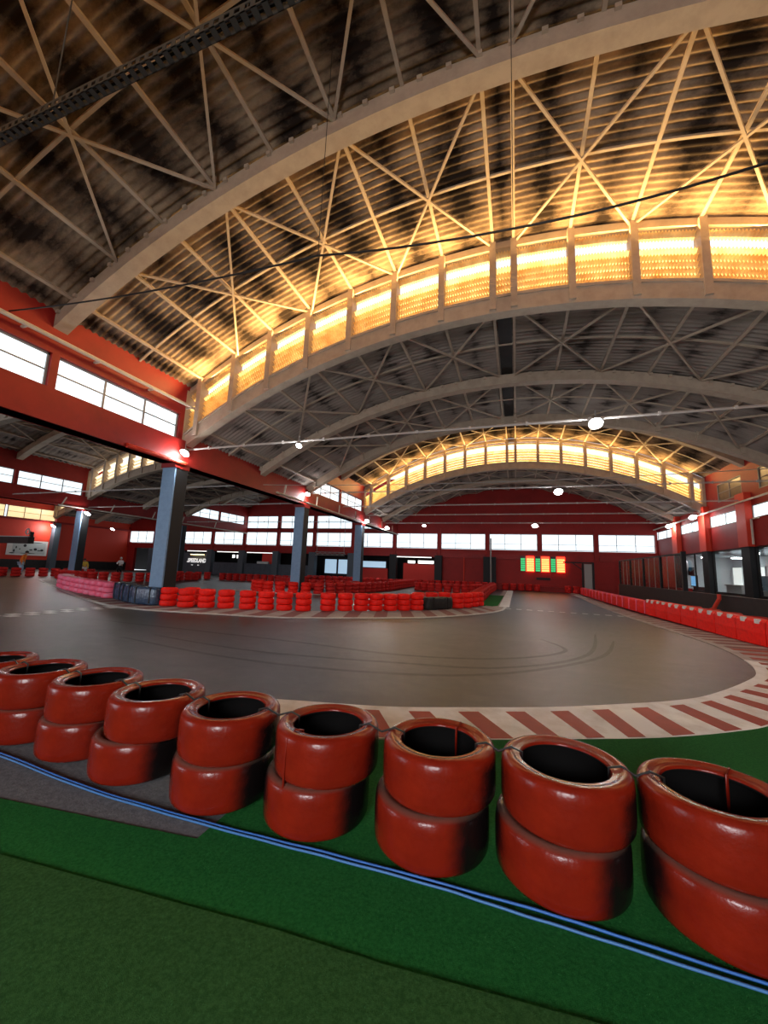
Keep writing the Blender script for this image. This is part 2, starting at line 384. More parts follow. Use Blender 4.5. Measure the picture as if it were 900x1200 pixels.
# ------------------------------------------------------------------ roofs
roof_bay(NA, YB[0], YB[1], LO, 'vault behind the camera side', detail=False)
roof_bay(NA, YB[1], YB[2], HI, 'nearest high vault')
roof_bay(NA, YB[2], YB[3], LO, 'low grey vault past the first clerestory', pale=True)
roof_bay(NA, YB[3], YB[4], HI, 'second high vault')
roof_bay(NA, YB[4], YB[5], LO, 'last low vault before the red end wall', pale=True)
clerestory(NA, YB[2], 'arched louvred clerestory glowing yellow over the nearest high vault')
clerestory(NA, YB[4], 'farther arched louvred clerestory glowing yellow above the end wall', fine=True)
clerestory(NA, YB[3], 'arched clerestory facing away, between low grey vault and second high vault', fine=False)
clerestory(NA, YB[1], 'arched clerestory at the near end of the nearest high vault', fine=False)
for i, z in ((1, LO), (2, HI), (3, LO), (4, HI)):
    roof_bay(NB, YB[i], YB[i + 1], z, 'side nave ' + ('low' if z == LO else 'high') + ' vault ' + ('near' if i < 3 else 'far'), detail=False, pitch=.3, pale=True)
clerestory(NB, YB[3], 'arched clerestory of the side nave, seen under the red beam', nsl=5, fine=False)
clerestory(NB, YB[2], 'arched clerestory at the near end of the side nave high vault', nsl=5, fine=False)
clerestory(NB, YB[4], 'arched clerestory at the far high vault of the side nave', nsl=5, fine=False)
roof_bay(NB, YB[0], YB[1], LO, 'side nave vault beside the camera', detail=False, pitch=.6, pale=True)
for i, z in ((1, HI), (2, LO), (3, HI), (4, LO)):
    roof_bay(NC, YB[i], YB[i + 1], z, 'outer nave ' + ('low' if z == LO else 'high') + ' vault ' + ('near' if i < 3 else 'far'), detail=False, pitch=.4, pale=True)
clerestory(NC, YB[4], 'arched clerestory of the outer nave, glowing beside the far banner wall', nsl=5, fine=False)
clerestory(NC, YB[3], 'arched clerestory of the outer nave facing away', nsl=5, fine=False)
clerestory(NC, YB[2], 'near arched clerestory of the outer nave', nsl=5, fine=False)

# ------------------------------------------------------------------ beams, wall strips and windows along the naves
def window(x0, x1, y0, y1, z0, z1, axis, cols, rows, label, pane='pane', frame='mullion', t=.05, rowfr=None):
    """axis 'y': lies in a plane of constant X (x0==x1); axis 'x': plane of constant Y"""
    root = empty(winname(), ((x0 + x1) / 2, (y0 + y1) / 2, z0)); struct(root, label, 'window')
    ox, oy, oz = root.location
    b = MB(); g = MB()
    def bx(B, u0, u1, w0, w1, d0, d1):
        if axis == 'y': B.box(x0 + d0 - ox, x0 + d1 - ox, u0 - oy, u1 - oy, w0 - oz, w1 - oz)
        else: B.box(u0 - ox, u1 - ox, y0 + d0 - oy, y0 + d1 - oy, w0 - oz, w1 - oz)
    a0, a1 = (y0, y1) if axis == 'y' else (x0, x1)
    bx(b, a0, a1, z0, z0 + t, -.05, .05); bx(b, a0, a1, z1 - t, z1, -.05, .05); bx(b, a0, a0 + t, z0, z1, -.05, .05); bx(b, a1 - t, a1, z0, z1, -.05, .05)
    for c in range(1, cols): u = a0 + (a1 - a0) * c / cols; bx(b, u - t / 2, u + t / 2, z0, z1, -.04, .04)
    fr = rowfr or [r / rows for r in range(1, rows)]
    for r in fr: w = z0 + (z1 - z0) * r; bx(b, a0, a1, w - t * .35, w + t * .35, -.035, .035)
    b.build('window_frame', M[frame], root)
    bx(g, a0 + t / 2, a1 - t / 2, z0 + t / 2, z1 - t / 2, -.008, .008)
    g.build('pane', M[pane], root)
    return root

def strip_wall(x, n_hi_bays, names, label_nave, y_from, y_to, face):
    """the longitudinal red beam with the glazing strip and red wall above it in the high bays"""
    b = MB().box(x - .24, x + .24, y_from, y_to, 4.70, 5.58)
    b.box(x - .30, x + .30, y_from, y_to, 4.70, 4.80)
    struct(b.build('ceiling_beam', M['redbeam']), 'deep dark red beam running the length of ' + label_nave, 'beam')

strip_wall(XL, None, None, 'the main nave on the column side', -6.9, 36.27, 1)
strip_wall(XB, None, None, 'the side nave beyond', -6.9, 36.27, 1)

def hi_wall(x, y0, y1, where, pane='pane', zlo=5.58):
    b = MB(); ym = (y0 + y1) / 2
    if zlo > 5.6: b.box(x - .14, x + .14, y0, y1, 5.58, zlo)
    b.box(x - .14, x + .14, y0, y1, 6.5, 7.62)
    for (u, w) in ((y0, y0 + .42), (ym - .09, ym + .09), (y1 - .42, y1)): b.box(x - .14, x + .14, u, w, zlo, 6.5)
    struct(b.build('wall_strip', M['redbeam']), 'red upper wall strip above the beam, ' + where, 'wall')
    spans = [(y0 + .42, ym - .09), (ym + .09, y1 - .42)]
    for i, (u, w) in enumerate(spans):
        window(x, x, u, w, zlo, 6.5, 'y', 3, 2, ('nearer' if i == 0 else 'farther') + ' bright window strip ' + where, pane, rowfr=[.52])

hi_wall(XL, YB[1], YB[2], 'above the red beam under the nearest high vault')
hi_wall(XL, YB[3], YB[4], 'above the red beam under the second high vault')
hi_wall(XB, YB[2], YB[3], 'in the side nave above its beam')
hi_wall(XB, YB[4], YB[5], 'in the far side nave next to the end wall')
# plain fillers where one nave's high bay stands over the other's low roof
for (x, i, w) in ((XL, 2, 'between the low grey vault and the side nave'), (XL, 4, 'between the last low vault and the side nave'), (XB, 1, 'between the side nave and the outer nave'), (XB, 3, 'between the far side nave and the outer nave')):
    hi_wall(x, YB[i], YB[i + 1], w, zlo=5.95)
# pipes along the main beam
b = MB().tube([(XL + .36, -2, 6.76), (XL + .36, 10.6, 6.80)], .055, 8)
for y in (1.9, 3.6, 5.3, 7.0, 8.7, 10.2): b.bar((XL + .15, y, 6.76), (XL + .40, y, 6.76), .05, .05)
tag(b.build('pipe', M['beigelight']), 'beige pipe on brackets above the nearest window strip', 'pipe')
b = MB().tube([(XL + .46, 15.6, 4.80), (XL + .46, 36, 4.66)], .05, 8)
for y in (16.2, 19.5, 22.5, 25.2, 28, 31, 34):
    b.bar((XL + .335, y + .3, 5.35), (XL + .46, y, 4.8), .07, .05)
tag(b.build('pipe', M['beigelight']), 'pale pipe under the red beam with slanted brackets', 'pipe')
b = MB().tube([(XB + .46, 17, 4.72), (XB + .46, 36, 4.66)], .05, 8)
for y in (17.2, 20.5, 24, 27, 31): b.bar((XB + .335, y + .3, 5.3), (XB + .46, y, 4.75), .07, .05)
tag(b.build('pipe', M['beigelight']), 'pale pipe under the farther beam of the side nave', 'pipe')
b = MB().tube([(XL + .34, 8.1, 4.74), (XL + .34, 10.3, 4.74)], .075, 10)
tag(b.build('pipe', M['redcol']), 'short bright red pipe under the beam by the nearest column', 'pipe')

# columns
def column(x, y, label, w=.27):
    root = empty('column', (x, y, 0)); struct(root, label, 'column')
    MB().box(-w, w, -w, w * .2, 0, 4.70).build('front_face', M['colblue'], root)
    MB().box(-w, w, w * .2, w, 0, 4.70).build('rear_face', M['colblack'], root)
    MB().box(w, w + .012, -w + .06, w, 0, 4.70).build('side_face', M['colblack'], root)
    MB().box(-w - .04, w + .04, -w - .04, w + .04, 4.55, 4.70).build('head_plate', M['redbeam'], root)
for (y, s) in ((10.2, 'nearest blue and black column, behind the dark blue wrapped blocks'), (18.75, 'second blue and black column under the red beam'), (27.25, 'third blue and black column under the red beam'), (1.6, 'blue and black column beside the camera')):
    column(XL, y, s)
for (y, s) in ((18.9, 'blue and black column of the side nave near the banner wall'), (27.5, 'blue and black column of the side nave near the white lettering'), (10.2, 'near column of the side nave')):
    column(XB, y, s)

# ------------------------------------------------------------------ end wall (Y4)
Y4 = YB[5]
MODS = [XR - 4.356 * i for i in range(14)]            # 10.62, 6.26, 1.91 ... -46
b = MB()
b.box(XC, XR, Y4, Y4 + .3, 2.78, 3.42)                # band under the windows
b.box(XC, XR, Y4, Y4 + .3, 4.86, 5.25)
b.box(XL - .2, XR, Y4, Y4 + .3, 5.25, 9.4)            # gable of the main nave
b.box(XC, XB, Y4, Y4 + .3, 5.25, 9.0)
b.box(XB, XL, Y4, Y4 + .3, 6.62, 10.2)                # above the upper windows of the side nave
b.box(XL + 4.4, XR, Y4, Y4 + .3, 0, 2.78)             # solid red wall of the main nave
b.box(XC, XC + 1.2, Y4, Y4 + .3, 0, 2.78)
for i, x in enumerate(MODS):
    if x > XR - .1: b.box(x - .12, x, Y4 - .02, Y4 + .3, 3.42, 4.86); continue
    b.box(x - .17, x + .17, Y4 - .12, Y4 + .3, 2.78, 5.3)
    if XB - .1 < x < XL + .1: b.box(x - .17, x + .17, Y4 - .12, Y4 + .3, 5.2, 6.7)
struct(b.build('wall_back', M['redwall']), 'red end wall with a band of bright windows', 'wall')
b = MB()
for x in MODS[1:13]:
    b.box(x + .2, x + 4.15, Y4 - .10, Y4, 2.62, 3.05)
struct(b.build('trim_lintel', M['redbeam']), 'row of red lintel boxes under the end wall windows', 'trim')
for i in range(len(MODS) - 1):
    x1, x0 = MODS[i] - .17, MODS[i + 1] + .17
    window(x0, x1, Y4 + .1, Y4 + .1, 3.46, 4.84, 'x', 3, 2, ORD[i] + ' bright window of the lower band on the red end wall, counted from the glass fence side', rowfr=[.36], t=.045)
for j, i in enumerate(range(5, 9)):
    x1, x0 = MODS[i] - .17, MODS[i + 1] + .17
    window(x0, x1, Y4 + .1, Y4 + .1, 5.25, 6.6, 'x', 3, 2, ORD[j] + ' bright upper window on the end wall, counted from the red beam', rowfr=[.45], t=.045)
# dark piers and low walls under the end wall in the side naves
for i, x in enumerate(MODS):
    if x > -2: continue
    if x < XC + 1: continue
    b = MB().box(x - .33, x + .33, Y4 - .42, Y4 + .2, 0, 2.78)
    struct(b.build('pillar', M['coldark'] if x < -12 else M['colblack']), ORD[max(0, i - 3)] + ' dark grey pier under the end wall, counted from the scoreboard', 'pillar')
for (xa, xb, lab) in ((-32.4, -28.9, 'slate grey low wall below the amber light strip'), (-28.2, -24.4, 'slate grey low wall below the white lit sign'), (-24, -20.1, 'slate grey low wall next to the bright opening')):
    b = MB().box(xa, xb, Y4 - .2, Y4 + .05, 0, 1.36).box(xa, xb, Y4 - .24, Y4 + .08, 1.33, 1.40)
    struct(b.build('wall_low', M['slate']), lab, 'low wall')
# dark rooms behind the openings
b = MB().box(XC - 5, XL + 5, Y4 + 4.0, Y4 + 4.1, 0, 3.0).box(XC - 5, XL + 5, Y4 + .3, Y4 + 4, 2.95, 3.05).box(XC - 5.1, XC - 5, Y4, Y4 + 4, 0, 3)
struct(b.build('wall_recess', M['dark']), 'dark back of the rooms behind the openings in the end wall', 'wall')
def text(body, loc, rot, size, material, name, parent=None, shear=0, extr=.01, offset=0, sx=1):
    cu = bpy.data.curves.new(name, 'FONT'); cu.body = body; cu.size = size; cu.extrude = extr; cu.shear = shear; cu.align_x = 'CENTER'; cu.align_y = 'CENTER'; cu.offset = offset
    cu.materials.append(material); t = bpy.data.objects.new(name, cu); COL.link(t); bpy.context.view_layer.update()
    me = bpy.data.meshes.new_from_object(t.evaluated_get(bpy.context.evaluated_depsgraph_get())); bpy.data.objects.remove(t)
    o = bpy.data.objects.new(name, me); COL.link(o); o.location = loc; o.rotation_euler = rot; o.scale = (sx, 1, 1)
    if parent: o.parent = parent
    return o
# dark sign wall with lettering
sg = empty('wall_sign', (-34.9, Y4 - .06, 0)); tag(sg, 'dark panel with big white slanted lettering under an amber light', 'sign')
MB().box(-2.15, 2.0, -.04, .04, 0, 2.35).build('panel', M['slate'], sg)
text('.SPEEDLAND', (0, -.06, 1.47), (PI / 2, 0, 0), .62, M['textwhite'], 'lettering', sg, .18, offset=.02, sx=.78)
text('race', (-.55, -.06, .98), (PI / 2, 0, 0), .15, M['textwhite'], 'small_lettering_text', sg); text('kart', (.35, -.06, .98), (PI / 2, 0, 0), .15, M['textwhite'], 'small_lettering_text', sg)
def tube_light(x, y, z, L, mt, label, name='strip_light'):
    r = empty(name, (x, y, z)); tag(r, label, 'light')
    MB().box(-L / 2, L / 2, -.05, .05, -.03, .03).build('tube', M[mt], r); MB().box(-L / 2 - .03, L / 2 + .03, -.06, .06, .03, .08).build('housing', M['lamphousing'], r)
    return r
tube_light(-34.6, Y4 - .35, 2.16, 1.9, 'tubewarm', 'amber strip light above the white lettering')
for (x, L, s) in ((-39.5, 3, 'over the white-clad figure'), (-34.6, 3.4, 'above the amber light'), (-30.4, 3.2, 'over the slate wall with a lit sign'), (-26.4, 3.2, 'over the second slate wall'), (-9.2, 3.4, 'over the dark red opening')):
    tube_light(x, Y4 - .12, 2.57, L, 'tubewhite', 'thin white light strip under the lintel ' + s)
def lit_sign(x0, x1, z0, z1, y, mt, label, name='lightbox'):
    r = empty(name, ((x0 + x1) / 2, y, z0)); tag(r, label, 'sign'); w = (x1 - x0) / 2
    MB().box(-w, w, -.02, .05, 0, z1 - z0).build('face', M[mt], r); MB().box(-w - .03, w + .03, .05, .09, -.03, z1 - z0 + .03).build('housing', M['black'], r)
lit_sign(-30.4, -29.1, 1.93, 2.3, Y4 + 1.2, 'tubewhite', 'white lit sign behind the slate low wall')
lit_sign(-31.0, -30.7, 1.95, 2.3, Y4 + 1.2, 'tubewhite', 'small white lit sign next to the longer one')
lit_sign(-9.9, -9.2, 2.0, 2.25, Y4 + .5, 'tubewhite', 'small white lit panel in the dark opening')
lit_sign(-8.9, -7.4, 2.0, 2.28, Y4 + .5, 'tubewhite', 'long white lit panel in the dark opening')
for (xa, xb, lab) in ((-10.4, -7.2, 'dark red board at the back of the opening beside the red wall'), (-26.6, -25.2, 'dark red poster behind the second slate wall')):
    tag(MB().box(xa, xb, Y4 + .7, Y4 + .78, 0 if xa > -12 else 1.0, 2.0 if xa > -12 else 2.5).build('board', M['posterred']), lab, 'board')
tag(MB().box(-26.6, -25.2, Y4 - .18, Y4 + .04, 1.403, 1.64).build('paper_stack', M['counter']), 'white boxes on the counter below the red poster', 'box')
# pale opening with steel frame between the second and third column
window(-19.4, -16.1, Y4 + 1.4, Y4 + 1.4, .5, 2.35, 'x', 2, 1, 'pale blue daylit opening low in the end wall', 'panepale', 'black', t=.2)
window(-15.1, -12.3, Y4 + 1.4, Y4 + 1.4, 1.35, 2.2, 'x', 1, 1, 'small pale daylit opening above a red board', 'panepale', 'black', t=.12)
tag(MB().box(-15.0, -11.9, Y4 + .4, Y4 + .5, 0, 1.4).build('board', M['posterred']), 'low dark red board beside the pale opening', 'board')
tr = empty('lighting_truss', (-17.6, Y4 - .9, 2.5)); tag(tr, 'silver truss hung before the pale opening', 'truss')
b = MB()
for (dy, dz) in ((0, 0), (0, .3), (.25, .15)): b.tube([(-1.6, dy, dz), (1.6, dy, dz)], .035, 6)
for k in range(12): b.tube([(-1.6 + k * .27, 0, 0 if k % 2 else .3), (-1.33 + k * .27, 0, .3 if k % 2 else 0)], .02, 5)
b.build('frame', M['mullion'], tr)
for x in (-1.5, 1.5):
    MB().tube([(x, .1, .3), (x, .1, 3.4)], .02, 5).build('hanger', M['mullion'], tr)
# scoreboard
sb = empty('scoreboard', (2.05, Y4 - .17, 1.62)); tag(sb, 'lap time board with green and yellow rows on the red end wall', 'scoreboard')
for k, x in enumerate((-1.72, -.52, .68)):
    pn = MB().box(x, x + .40, -.03, .03, 0, 1.30).build('name_panel', M['ledback'], sb)
    b = MB()
    for r in range(6):
        for c in range(4): b.box(x + .03 + c * .092, x + .03 + c * .092 + .082, -.045, -.03, .04 + r * .185, .04 + r * .185 + .15)
    b.build('green_rows', M['ledgreen'], pn)
    pn = MB().box(x + .48, x + 1.12, -.03, .03, 0, 1.30).build('time_panel', M['ledred'], sb)
    b = MB()
    for r in range(6):
        for c in range(5): b.box(x + .51 + c * .118, x + .51 + c * .118 + .105, -.045, -.03, .04 + r * .185, .04 + r * .185 + .14)
    b.build('yellow_rows', M['ledyellow'], pn)
    MB().box(x + .42, x + .45, -.05, .03, -.02, 1.34).build('divider', M['mullion'], sb)
tag(MB().box(1.6, 2.7, Y4 - .06, Y4 - .01, .95, 1.15).build('wall_plate', M['black']), 'small dark plate on the red wall under the lap time board', 'plate')
b = MB().box(-6, 6.2, Y4 - .55, Y4 - .05, 0, .34).box(-6, 6.2, Y4 - .60, Y4 - .02, .34, .40)
struct(b.build('trim_kerb', M['redwall']), 'low red ledge along the foot of the end wall', 'trim')
b = MB().tube([(-6.9 + 2.4, Y4 - .1, 0), (-4.5, Y4 - .1, 2.7)], .05, 8)
tag(b.build('downpipe', M['redcol']), 'thin red downpipe on the end wall', 'pipe')
b = MB().tube([(-2.12, Y4 - .55, 0), (-2.12, Y4 - .55, 4.4)], .06, 8)
tag(b.build('downpipe', M['mullion']), 'grey downpipe beside the black pier next to the lap time board', 'pipe')
struct(MB().box(-2.75, -1.7, Y4 - .40, Y4 - .0, 0, 2.78).build('pillar', M['colblack']), 'black double pier between the red wall and the lap time board', 'pillar')
# gate frame near the corner
gf = empty('steel_gate', (5.0, Y4 - 1.4, 0)); tag(gf, 'dark steel gate frame with diagonal struts near the far corner', 'gate')
for x in (0, .75): MB().box(x - .07, x + .07, -.07, .07, 0, 2.5).build('post', M['colblack'], gf)
MB().box(-1.4, .8, -.06, .06, 2.4, 2.5).build('top_rail', M['colblack'], gf)
MB().bar((-.7, 0, 2.4), (-.05, 0, 1.9), .06, .06).build('strut', M['colblack'], gf)
MB().box(.1, .66, -.02, .02, .1, 2.35).build('panel', M['mullion'], gf)

# ------------------------------------------------------------------ outer left wall
b = MB().box(XC - .3, XC, -7, Y4, .95, 4.95).box(XC - .3, XC, -7, Y4, 6.1, 7.7).box(XC - .3, XC, -7, 19, 4.95, 6.1).box(XC - .3, XC, 27.9, Y4, 4.95, 7.7)
struct(b.build('wall_left', M['redcol']), 'bright red outer wall with the banner', 'wall')
struct(MB().box(XC - .3, XC + .02, -7, Y4, 0, .95).build('baseboard_left', M['black']), 'black painted band along the foot of the outer wall', 'baseboard')
window(XC - .1, XC - .1, 19.2, 23.4, 4.95, 6.1, 'y', 3, 2, 'nearer amber window strip high on the outer wall', 'panewarm')
window(XC - .1, XC - .1, 23.6, 27.8, 4.95, 6.1, 'y', 3, 2, 'farther amber window strip high on the outer wall', 'panewarm')
struct(MB().box(XC, XC + .3, 19, 36, 4.78, 4.95).build('trim_ledge', M['redwall']), 'red ledge under the amber windows', 'trim')
struct(MB().box(XC + .05, XC + .6, 27.5, 28.05, 0, 4.8).build('pillar', M['coldark']), 'dark grey pier on the outer wall beside the banner', 'pillar')
bn = empty('banner', (XC + .06, 25.7, 1.35)); tag(bn, 'white banner with black pictures on the red outer wall', 'banner')
MB().box(-.02, .02, -1.75, 1.68, 0, 1.45).build('sheet', M['bannerwhite'], bn)
MB().box(.02, .03, -1.3, 1.5, .15, 1.25).build('grey_panel', M['bannergrey'], bn)
b = MB()
for (y, z, w, h) in ((-1.3, .2, .45, .1), (-1.15, .42, .16, .3), (-1.0, .75, .12, .25), (-.3, .95, .28, .28), (-.7, .6, .12, .12), (.25, .55, .3, .12), (.62, .62, .3, .26), (.95, .5, .35, .1), (1.2, .55, .3, .22), (0, .2, 1.4, .06), (.7, 1.28, 1.0, .06)):
    v = [(.036, y + w / 2 * math.cos(2 * PI * k / 10), z + h / 2 * math.sin(2 * PI * k / 10)) for k in range(10)]
    b.add(v, [tuple(range(10))])
b.build('printed_pictures', M['bannerblack'], bn)
# black beam with a ring that reaches in at the edge
g = empty('gantry_arm', (-20.6, 11.6, 0)); tag(g, 'black horizontal arm with a ring at its tip, before the red outer wall', 'gantry')
MB().box(-4.4, 0, -.12, .12, 1.93, 2.22).build('arm', M['black'], g)
MB().box(-4.4, 0, -.13, .13, 2.22, 2.26).build('top_edge', M['mullion'], g)
MB().box(-.06, .02, -.06, .06, 2.22, 2.46).build('tip_post', M['black'], g)
b = MB().tube([(-.14 + .12 * math.cos(t * PI / 8), -.1, 2.46 + .12 * math.sin(t * PI / 8)) for t in range(17)], .03, 6, cap=False)
b.build('ring', M['mullion'], g)
MB().box(-4.5, -4.3, -.1, .1, 0, 2.3).build('post', M['black'], g)

# ------------------------------------------------------------------ right side: glazed wall
X_ = XR
struct(MB().box(XC, -25.5, -7.3, -7, 0, 11).box(-15.5, -2.1, -7.3, -7, 0, 11).box(-25.5, -15.5, -7.3, -7, 4.6, 11).box(1.5, 17, -7.3, -7, 0, 11).box(-2.1, 1.5, -7.3, -7, 4.4, 11).build('wall_front', M['redwall']), 'red wall with a wide gateway behind the camera', 'wall')
b = MB()
b.box(X_, X_ + .3, -7, Y4, 3.12, 4.40).box(X_, X_ + .3, -7, Y4, 5.06, 5.72)
b.box(X_, X_ + .3, YB[3], YB[4], 6.72, 7.7)
b.box(X_, X_ + .3, YB[1], YB[2], 5.72, 7.7)
for (u, w) in ((YB[3], 19.7), (22.2, 23.66), (26.1, YB[4])): b.box(X_, X_ + .3, u, w, 5.72, 6.72)
b.box(X_, X_ + .3, -7, 10, 0, 5.1)
b.box(X_, X_ + .3, -7, Y4, 4.40, 4.44)
struct(b.build('wall_right', M['redwall']), 'red wall above the shop windows', 'wall')
struct(MB().box(X_, X_ + .3, 32.4, Y4, 0, 3.12).build('wall_right', M['redcol']), 'red far-end wall painted brighter for the light on it, behind the clear fence', 'wall')  # brighter red puts the lit look of this stretch into its colour
ys = [Y4 - 4.31 * i for i in range(0, 7)]
for i, y in enumerate(ys):
    if i: 
        pr = empty('pillar', (X_, y, 0)); struct(pr, ORD[i - 1] + ' orange-red pilaster on the shop wall, counted from the far corner', 'pillar')
        MB().box(-.28, .1, -.42, .42, 3.1, 5.7).build('upper_shaft', M['redcol'], pr)
        MB().box(-.22, .1, -.36, .36, 0, 3.12).build('lower_shaft', M['colblack'], pr)
    if i < 6:
        window(X_ + .05, X_ + .05, ys[i + 1] + .42, y - .42 if i else y - .15, 4.42, 5.06, 'y', 2, 1, ORD[i] + ' bright window above the shop front, counted from the far corner', t=.045)
for (u, w, s) in ((19.7, 22.2, 'nearer'), (23.66, 26.1, 'farther')):
    window(X_ + .05, X_ + .05, u, w, 5.72, 6.72, 'y', 2, 2, s + ' grimy brown window high above the shop front', 'panedim')
b = MB().bar((X_ - .32, 8, 5.32), (X_ - .32, 36, 5.22), .07, .07)
tag(b.build('pipe', M['beigelight']), 'pale pipe along the top of the shop wall', 'pipe')
for y, s in ((31.6, 'far'), (27.25, 'middle'), (22.9, 'near')):
    b = MB().tube([(X_ - .08, y, 3.2), (X_ - .08, y, 4.38), (X_ - .08, y - .6 if s == 'near' else y, 4.4)], .05, 8)
    tag(b.build('downpipe', M['redcol'] if s != 'near' else M['beigelight']), s + ' downpipe on the red wall between shop window and bright windows', 'pipe')
# shop fronts
struct(MB().box(X_, X_ + .2, 10, Y4, 0, .78).build('wall_shop_sill', M['black']), 'black sill wall under the shop windows', 'wall')
for i in range(1, 6):
    y1, y0 = ys[i] - .36, ys[i + 1] + .36
    w = window(X_ + .06, X_ + .06, y0, y1, .78, 3.1, 'y', 1 if i == 2 else 2, 1, ORD[i - 1] + ' clear shop window under the red wall, counted from the far end', 'glass', 'black', t=.06)
b = MB().box(X_ + .3, X_ + 6, 10, Y4, 3.0, 3.1); struct(b.build('ceiling_shop', M['shopceil']), 'white ceiling of the shop behind the windows', 'ceiling')
b = MB().box(X_ + 3.4, X_ + 3.6, 10, 33.4, 0, 3.0).box(X_ + .3, X_ + 3.4, 33.2, 33.35, 0, 3)
struct(b.build('wall_shop', M['shopwall']), 'grey inner walls of the shop', 'wall')
for i, (x, y) in enumerate(((11.6, 30.5), (13.2, 30.5), (11.6, 25.5), (13.2, 25.5), (11.6, 20.5), (13.2, 20.5), (12.2, 15))):
    tube_light(x, y, 2.9, .5, 'shoptube', ORD[i] + ' ceiling light strip inside the shop, counted from the far end').scale = (1, 5, 1)
tag(MB().box(X_ + .35, X_ + .5, 21.9, 22.5, .8, 2.3).build('locker', M['dark']), 'dark locker inside the shop beside the pilaster', 'locker')
window(X_ + 3.3, X_ + 3.3, 29.2, 33.0, .9, 2.4, 'y', 3, 1, 'bright daylit window at the back of the shop', 'brightwindow', 'shopwall')
k = empty('kiosk', (11.35, 31.4, 0)); tag(k, 'information kiosk with a glowing blue screen in the shop', 'kiosk')
MB().box(-.2, .2, -.3, .3, 0, 1.0).build('stand', M['black'], k)
sn = MB().box(-.26, -.16, -.42, .42, 1.0, 1.75).build('screen_case', M['black'], k); MB().box(-.275, -.26, -.36, .36, 1.06, 1.69).build('screen', M['screen'], sn)
tv = empty('wall_monitor', (11.5, 32.9, 2.0)); tag(tv, 'black monitor hung beside the blue disc in the shop', 'monitor'); MB().box(-.05, .05, -.45, .45, -.25, .3).build('case', M['black'], tv); MB().box(-.06, -.05, -.41, .41, -.21, .26).build('screen', M['dark'], tv)
c = empty('counter', (11.5, 26.6, 0)); tag(c, 'white counter behind the second shop window', 'counter'); MB().box(-.3, .5, -.8, .8, 0, 1.2).build('body', M['counter'], c); MB().box(-.36, .56, -.86, .86, 1.2, 1.26).build('top', M['bannerwhite'], c)
c = empty('counter', (11.7, 23.6, 0)); tag(c, 'pale counter behind the third shop window', 'counter'); MB().box(-.3, .5, -.7, .7, 0, 1.0).build('body', M['bannerwhite'], c); MB().box(-.36, .56, -.76, .76, 1.0, 1.05).build('top', M['counter'], c)
for (y, s) in ((28.2, 'beside the bright back window'), (22.3, 'in front of the bright back window')):
    c = empty('display_rack', (13.2, y, 0)); tag(c, 'dark display rack ' + s, 'rack')
    for dy in (-.4, .4): MB().box(-.2, .2, dy - .03, dy + .03, 0, 1.8).build('side', M['coldark'], c)
    for z in (.5, 1.0, 1.5): MB().box(-.2, .2, -.4, .4, z, z + .04).build('shelf', M['coldark'], c)
d = empty('round_sign', (X_ - .08, 30.95, 2.35)); tag(d, 'round light blue sign on the far end of the first shop window', 'sign')
b = MB().lathe([(.001, .03), (.34, .03), (.34, -.03), (.001, -.03)], 28, closed=False); o = b.build('disc', M['bluedisc'], d); o.rotation_euler = (0, PI / 2, 0)
b = MB().lathe([(.34, .04), (.37, .04), (.37, -.04), (.34, -.04)], 28); o = b.build('rim', M['whitecloth'], d); o.rotation_euler = (0, PI / 2, 0)

# low black wall with the clear fence on it
XF = 6.5
b = MB().box(XF, XF + .18, 7, 30.3, 0, .96).box(XF - .02, XF + .2, 7, 30.3, .94, .98)
struct(b.build('wall_low', M['black']), 'long black low wall behind the red barrier blocks', 'low wall')
struct(MB().box(XF, XR, 30.3, 30.5, 0, .9).build('wall_low', M['redwall']), 'short dark red low wall across the end of the walkway', 'low wall')
fn = empty('clear_fence', (XF + .09, 0, .98)); tag(fn, 'clear panel fence with thin uprights on the black low wall', 'fence')
yy = [19.6, 22.3, 25, 27.6, 30.2]
for i, y in enumerate(yy):
    MB().box(-.05, .05, y - .05, y + .05, 0, 1.55).build('post', M['colblack'], fn)
MB().box(-.04, .04, yy[0], yy[-1], 1.50, 1.57).build('top_rail', M['black'], fn)
for i in range(4):
    p_ = MB().box(-.008, .008, yy[i] + .05, yy[i + 1] - .05, 0, 1.5).build('panel', M['mesh'], fn)
    for t in (.33, .67):
        y = yy[i] + (yy[i + 1] - yy[i]) * t; MB().box(-.012, .012, y - .008, y + .008, 0, 1.5).build('seam_strip', M['mullion'], p_)
# tall black post beside the fence end with the header over the walkway
tag(MB().box(XF, XF + .16, 19.42, 19.54, .985, 2.6).build('fence_post', M['colblack']), 'thick black post closing the clear fence', 'post')
tag(MB().tube([(XF - .35, 17.3, .03), (XF - .27, 17.0, .35), (XF - .2, 16.4, .5), (XF - .1, 16.2, .85), (XF - .1, 16.2, 1.0)], .06, 8).build('bent_pipe', M['redcol']), 'bent rusty pipe leaning on the black low wall', 'pipe')

# ------------------------------------------------------------------ floor, turf, kerbs, lines
struct(MB().box(XC, 17, -14, Y4 + 5, -.2, 0).build('floor', M['asphalt']), 'dark grey asphalt track floor', 'floor')
def flat(name, poly, z, material, label, cat, thick=.012, kind='structure', group=None):
    n = len(poly); b = MB(); b.add([(x, y, 0.001) for x, y in poly] + [(x, y, z) for x, y in poly], [tuple(range(n, 2 * n))] + [(i, (i + 1) % n, n + (i + 1) % n, n + i) for i in range(n)])
    o = fixn(b.build(name, material)); tag(o, label, cat, group, kind); return o
KIN = [(-3.2, 3.62), (-2.44, 3.87), (-1.33, 4.15), (-.4, 4.55), (.38, 4.93), (1.17, 5.41), (1.76, 5.81), (2.29, 6.29), (3.10, 7.31), (3.62, 8.14), (3.99, 9.34), (4.18, 11.26), (3.98, 14.59), (3.80, 18.26), (3.75, 24), (3.9, 31), (3.9, 35.6)]
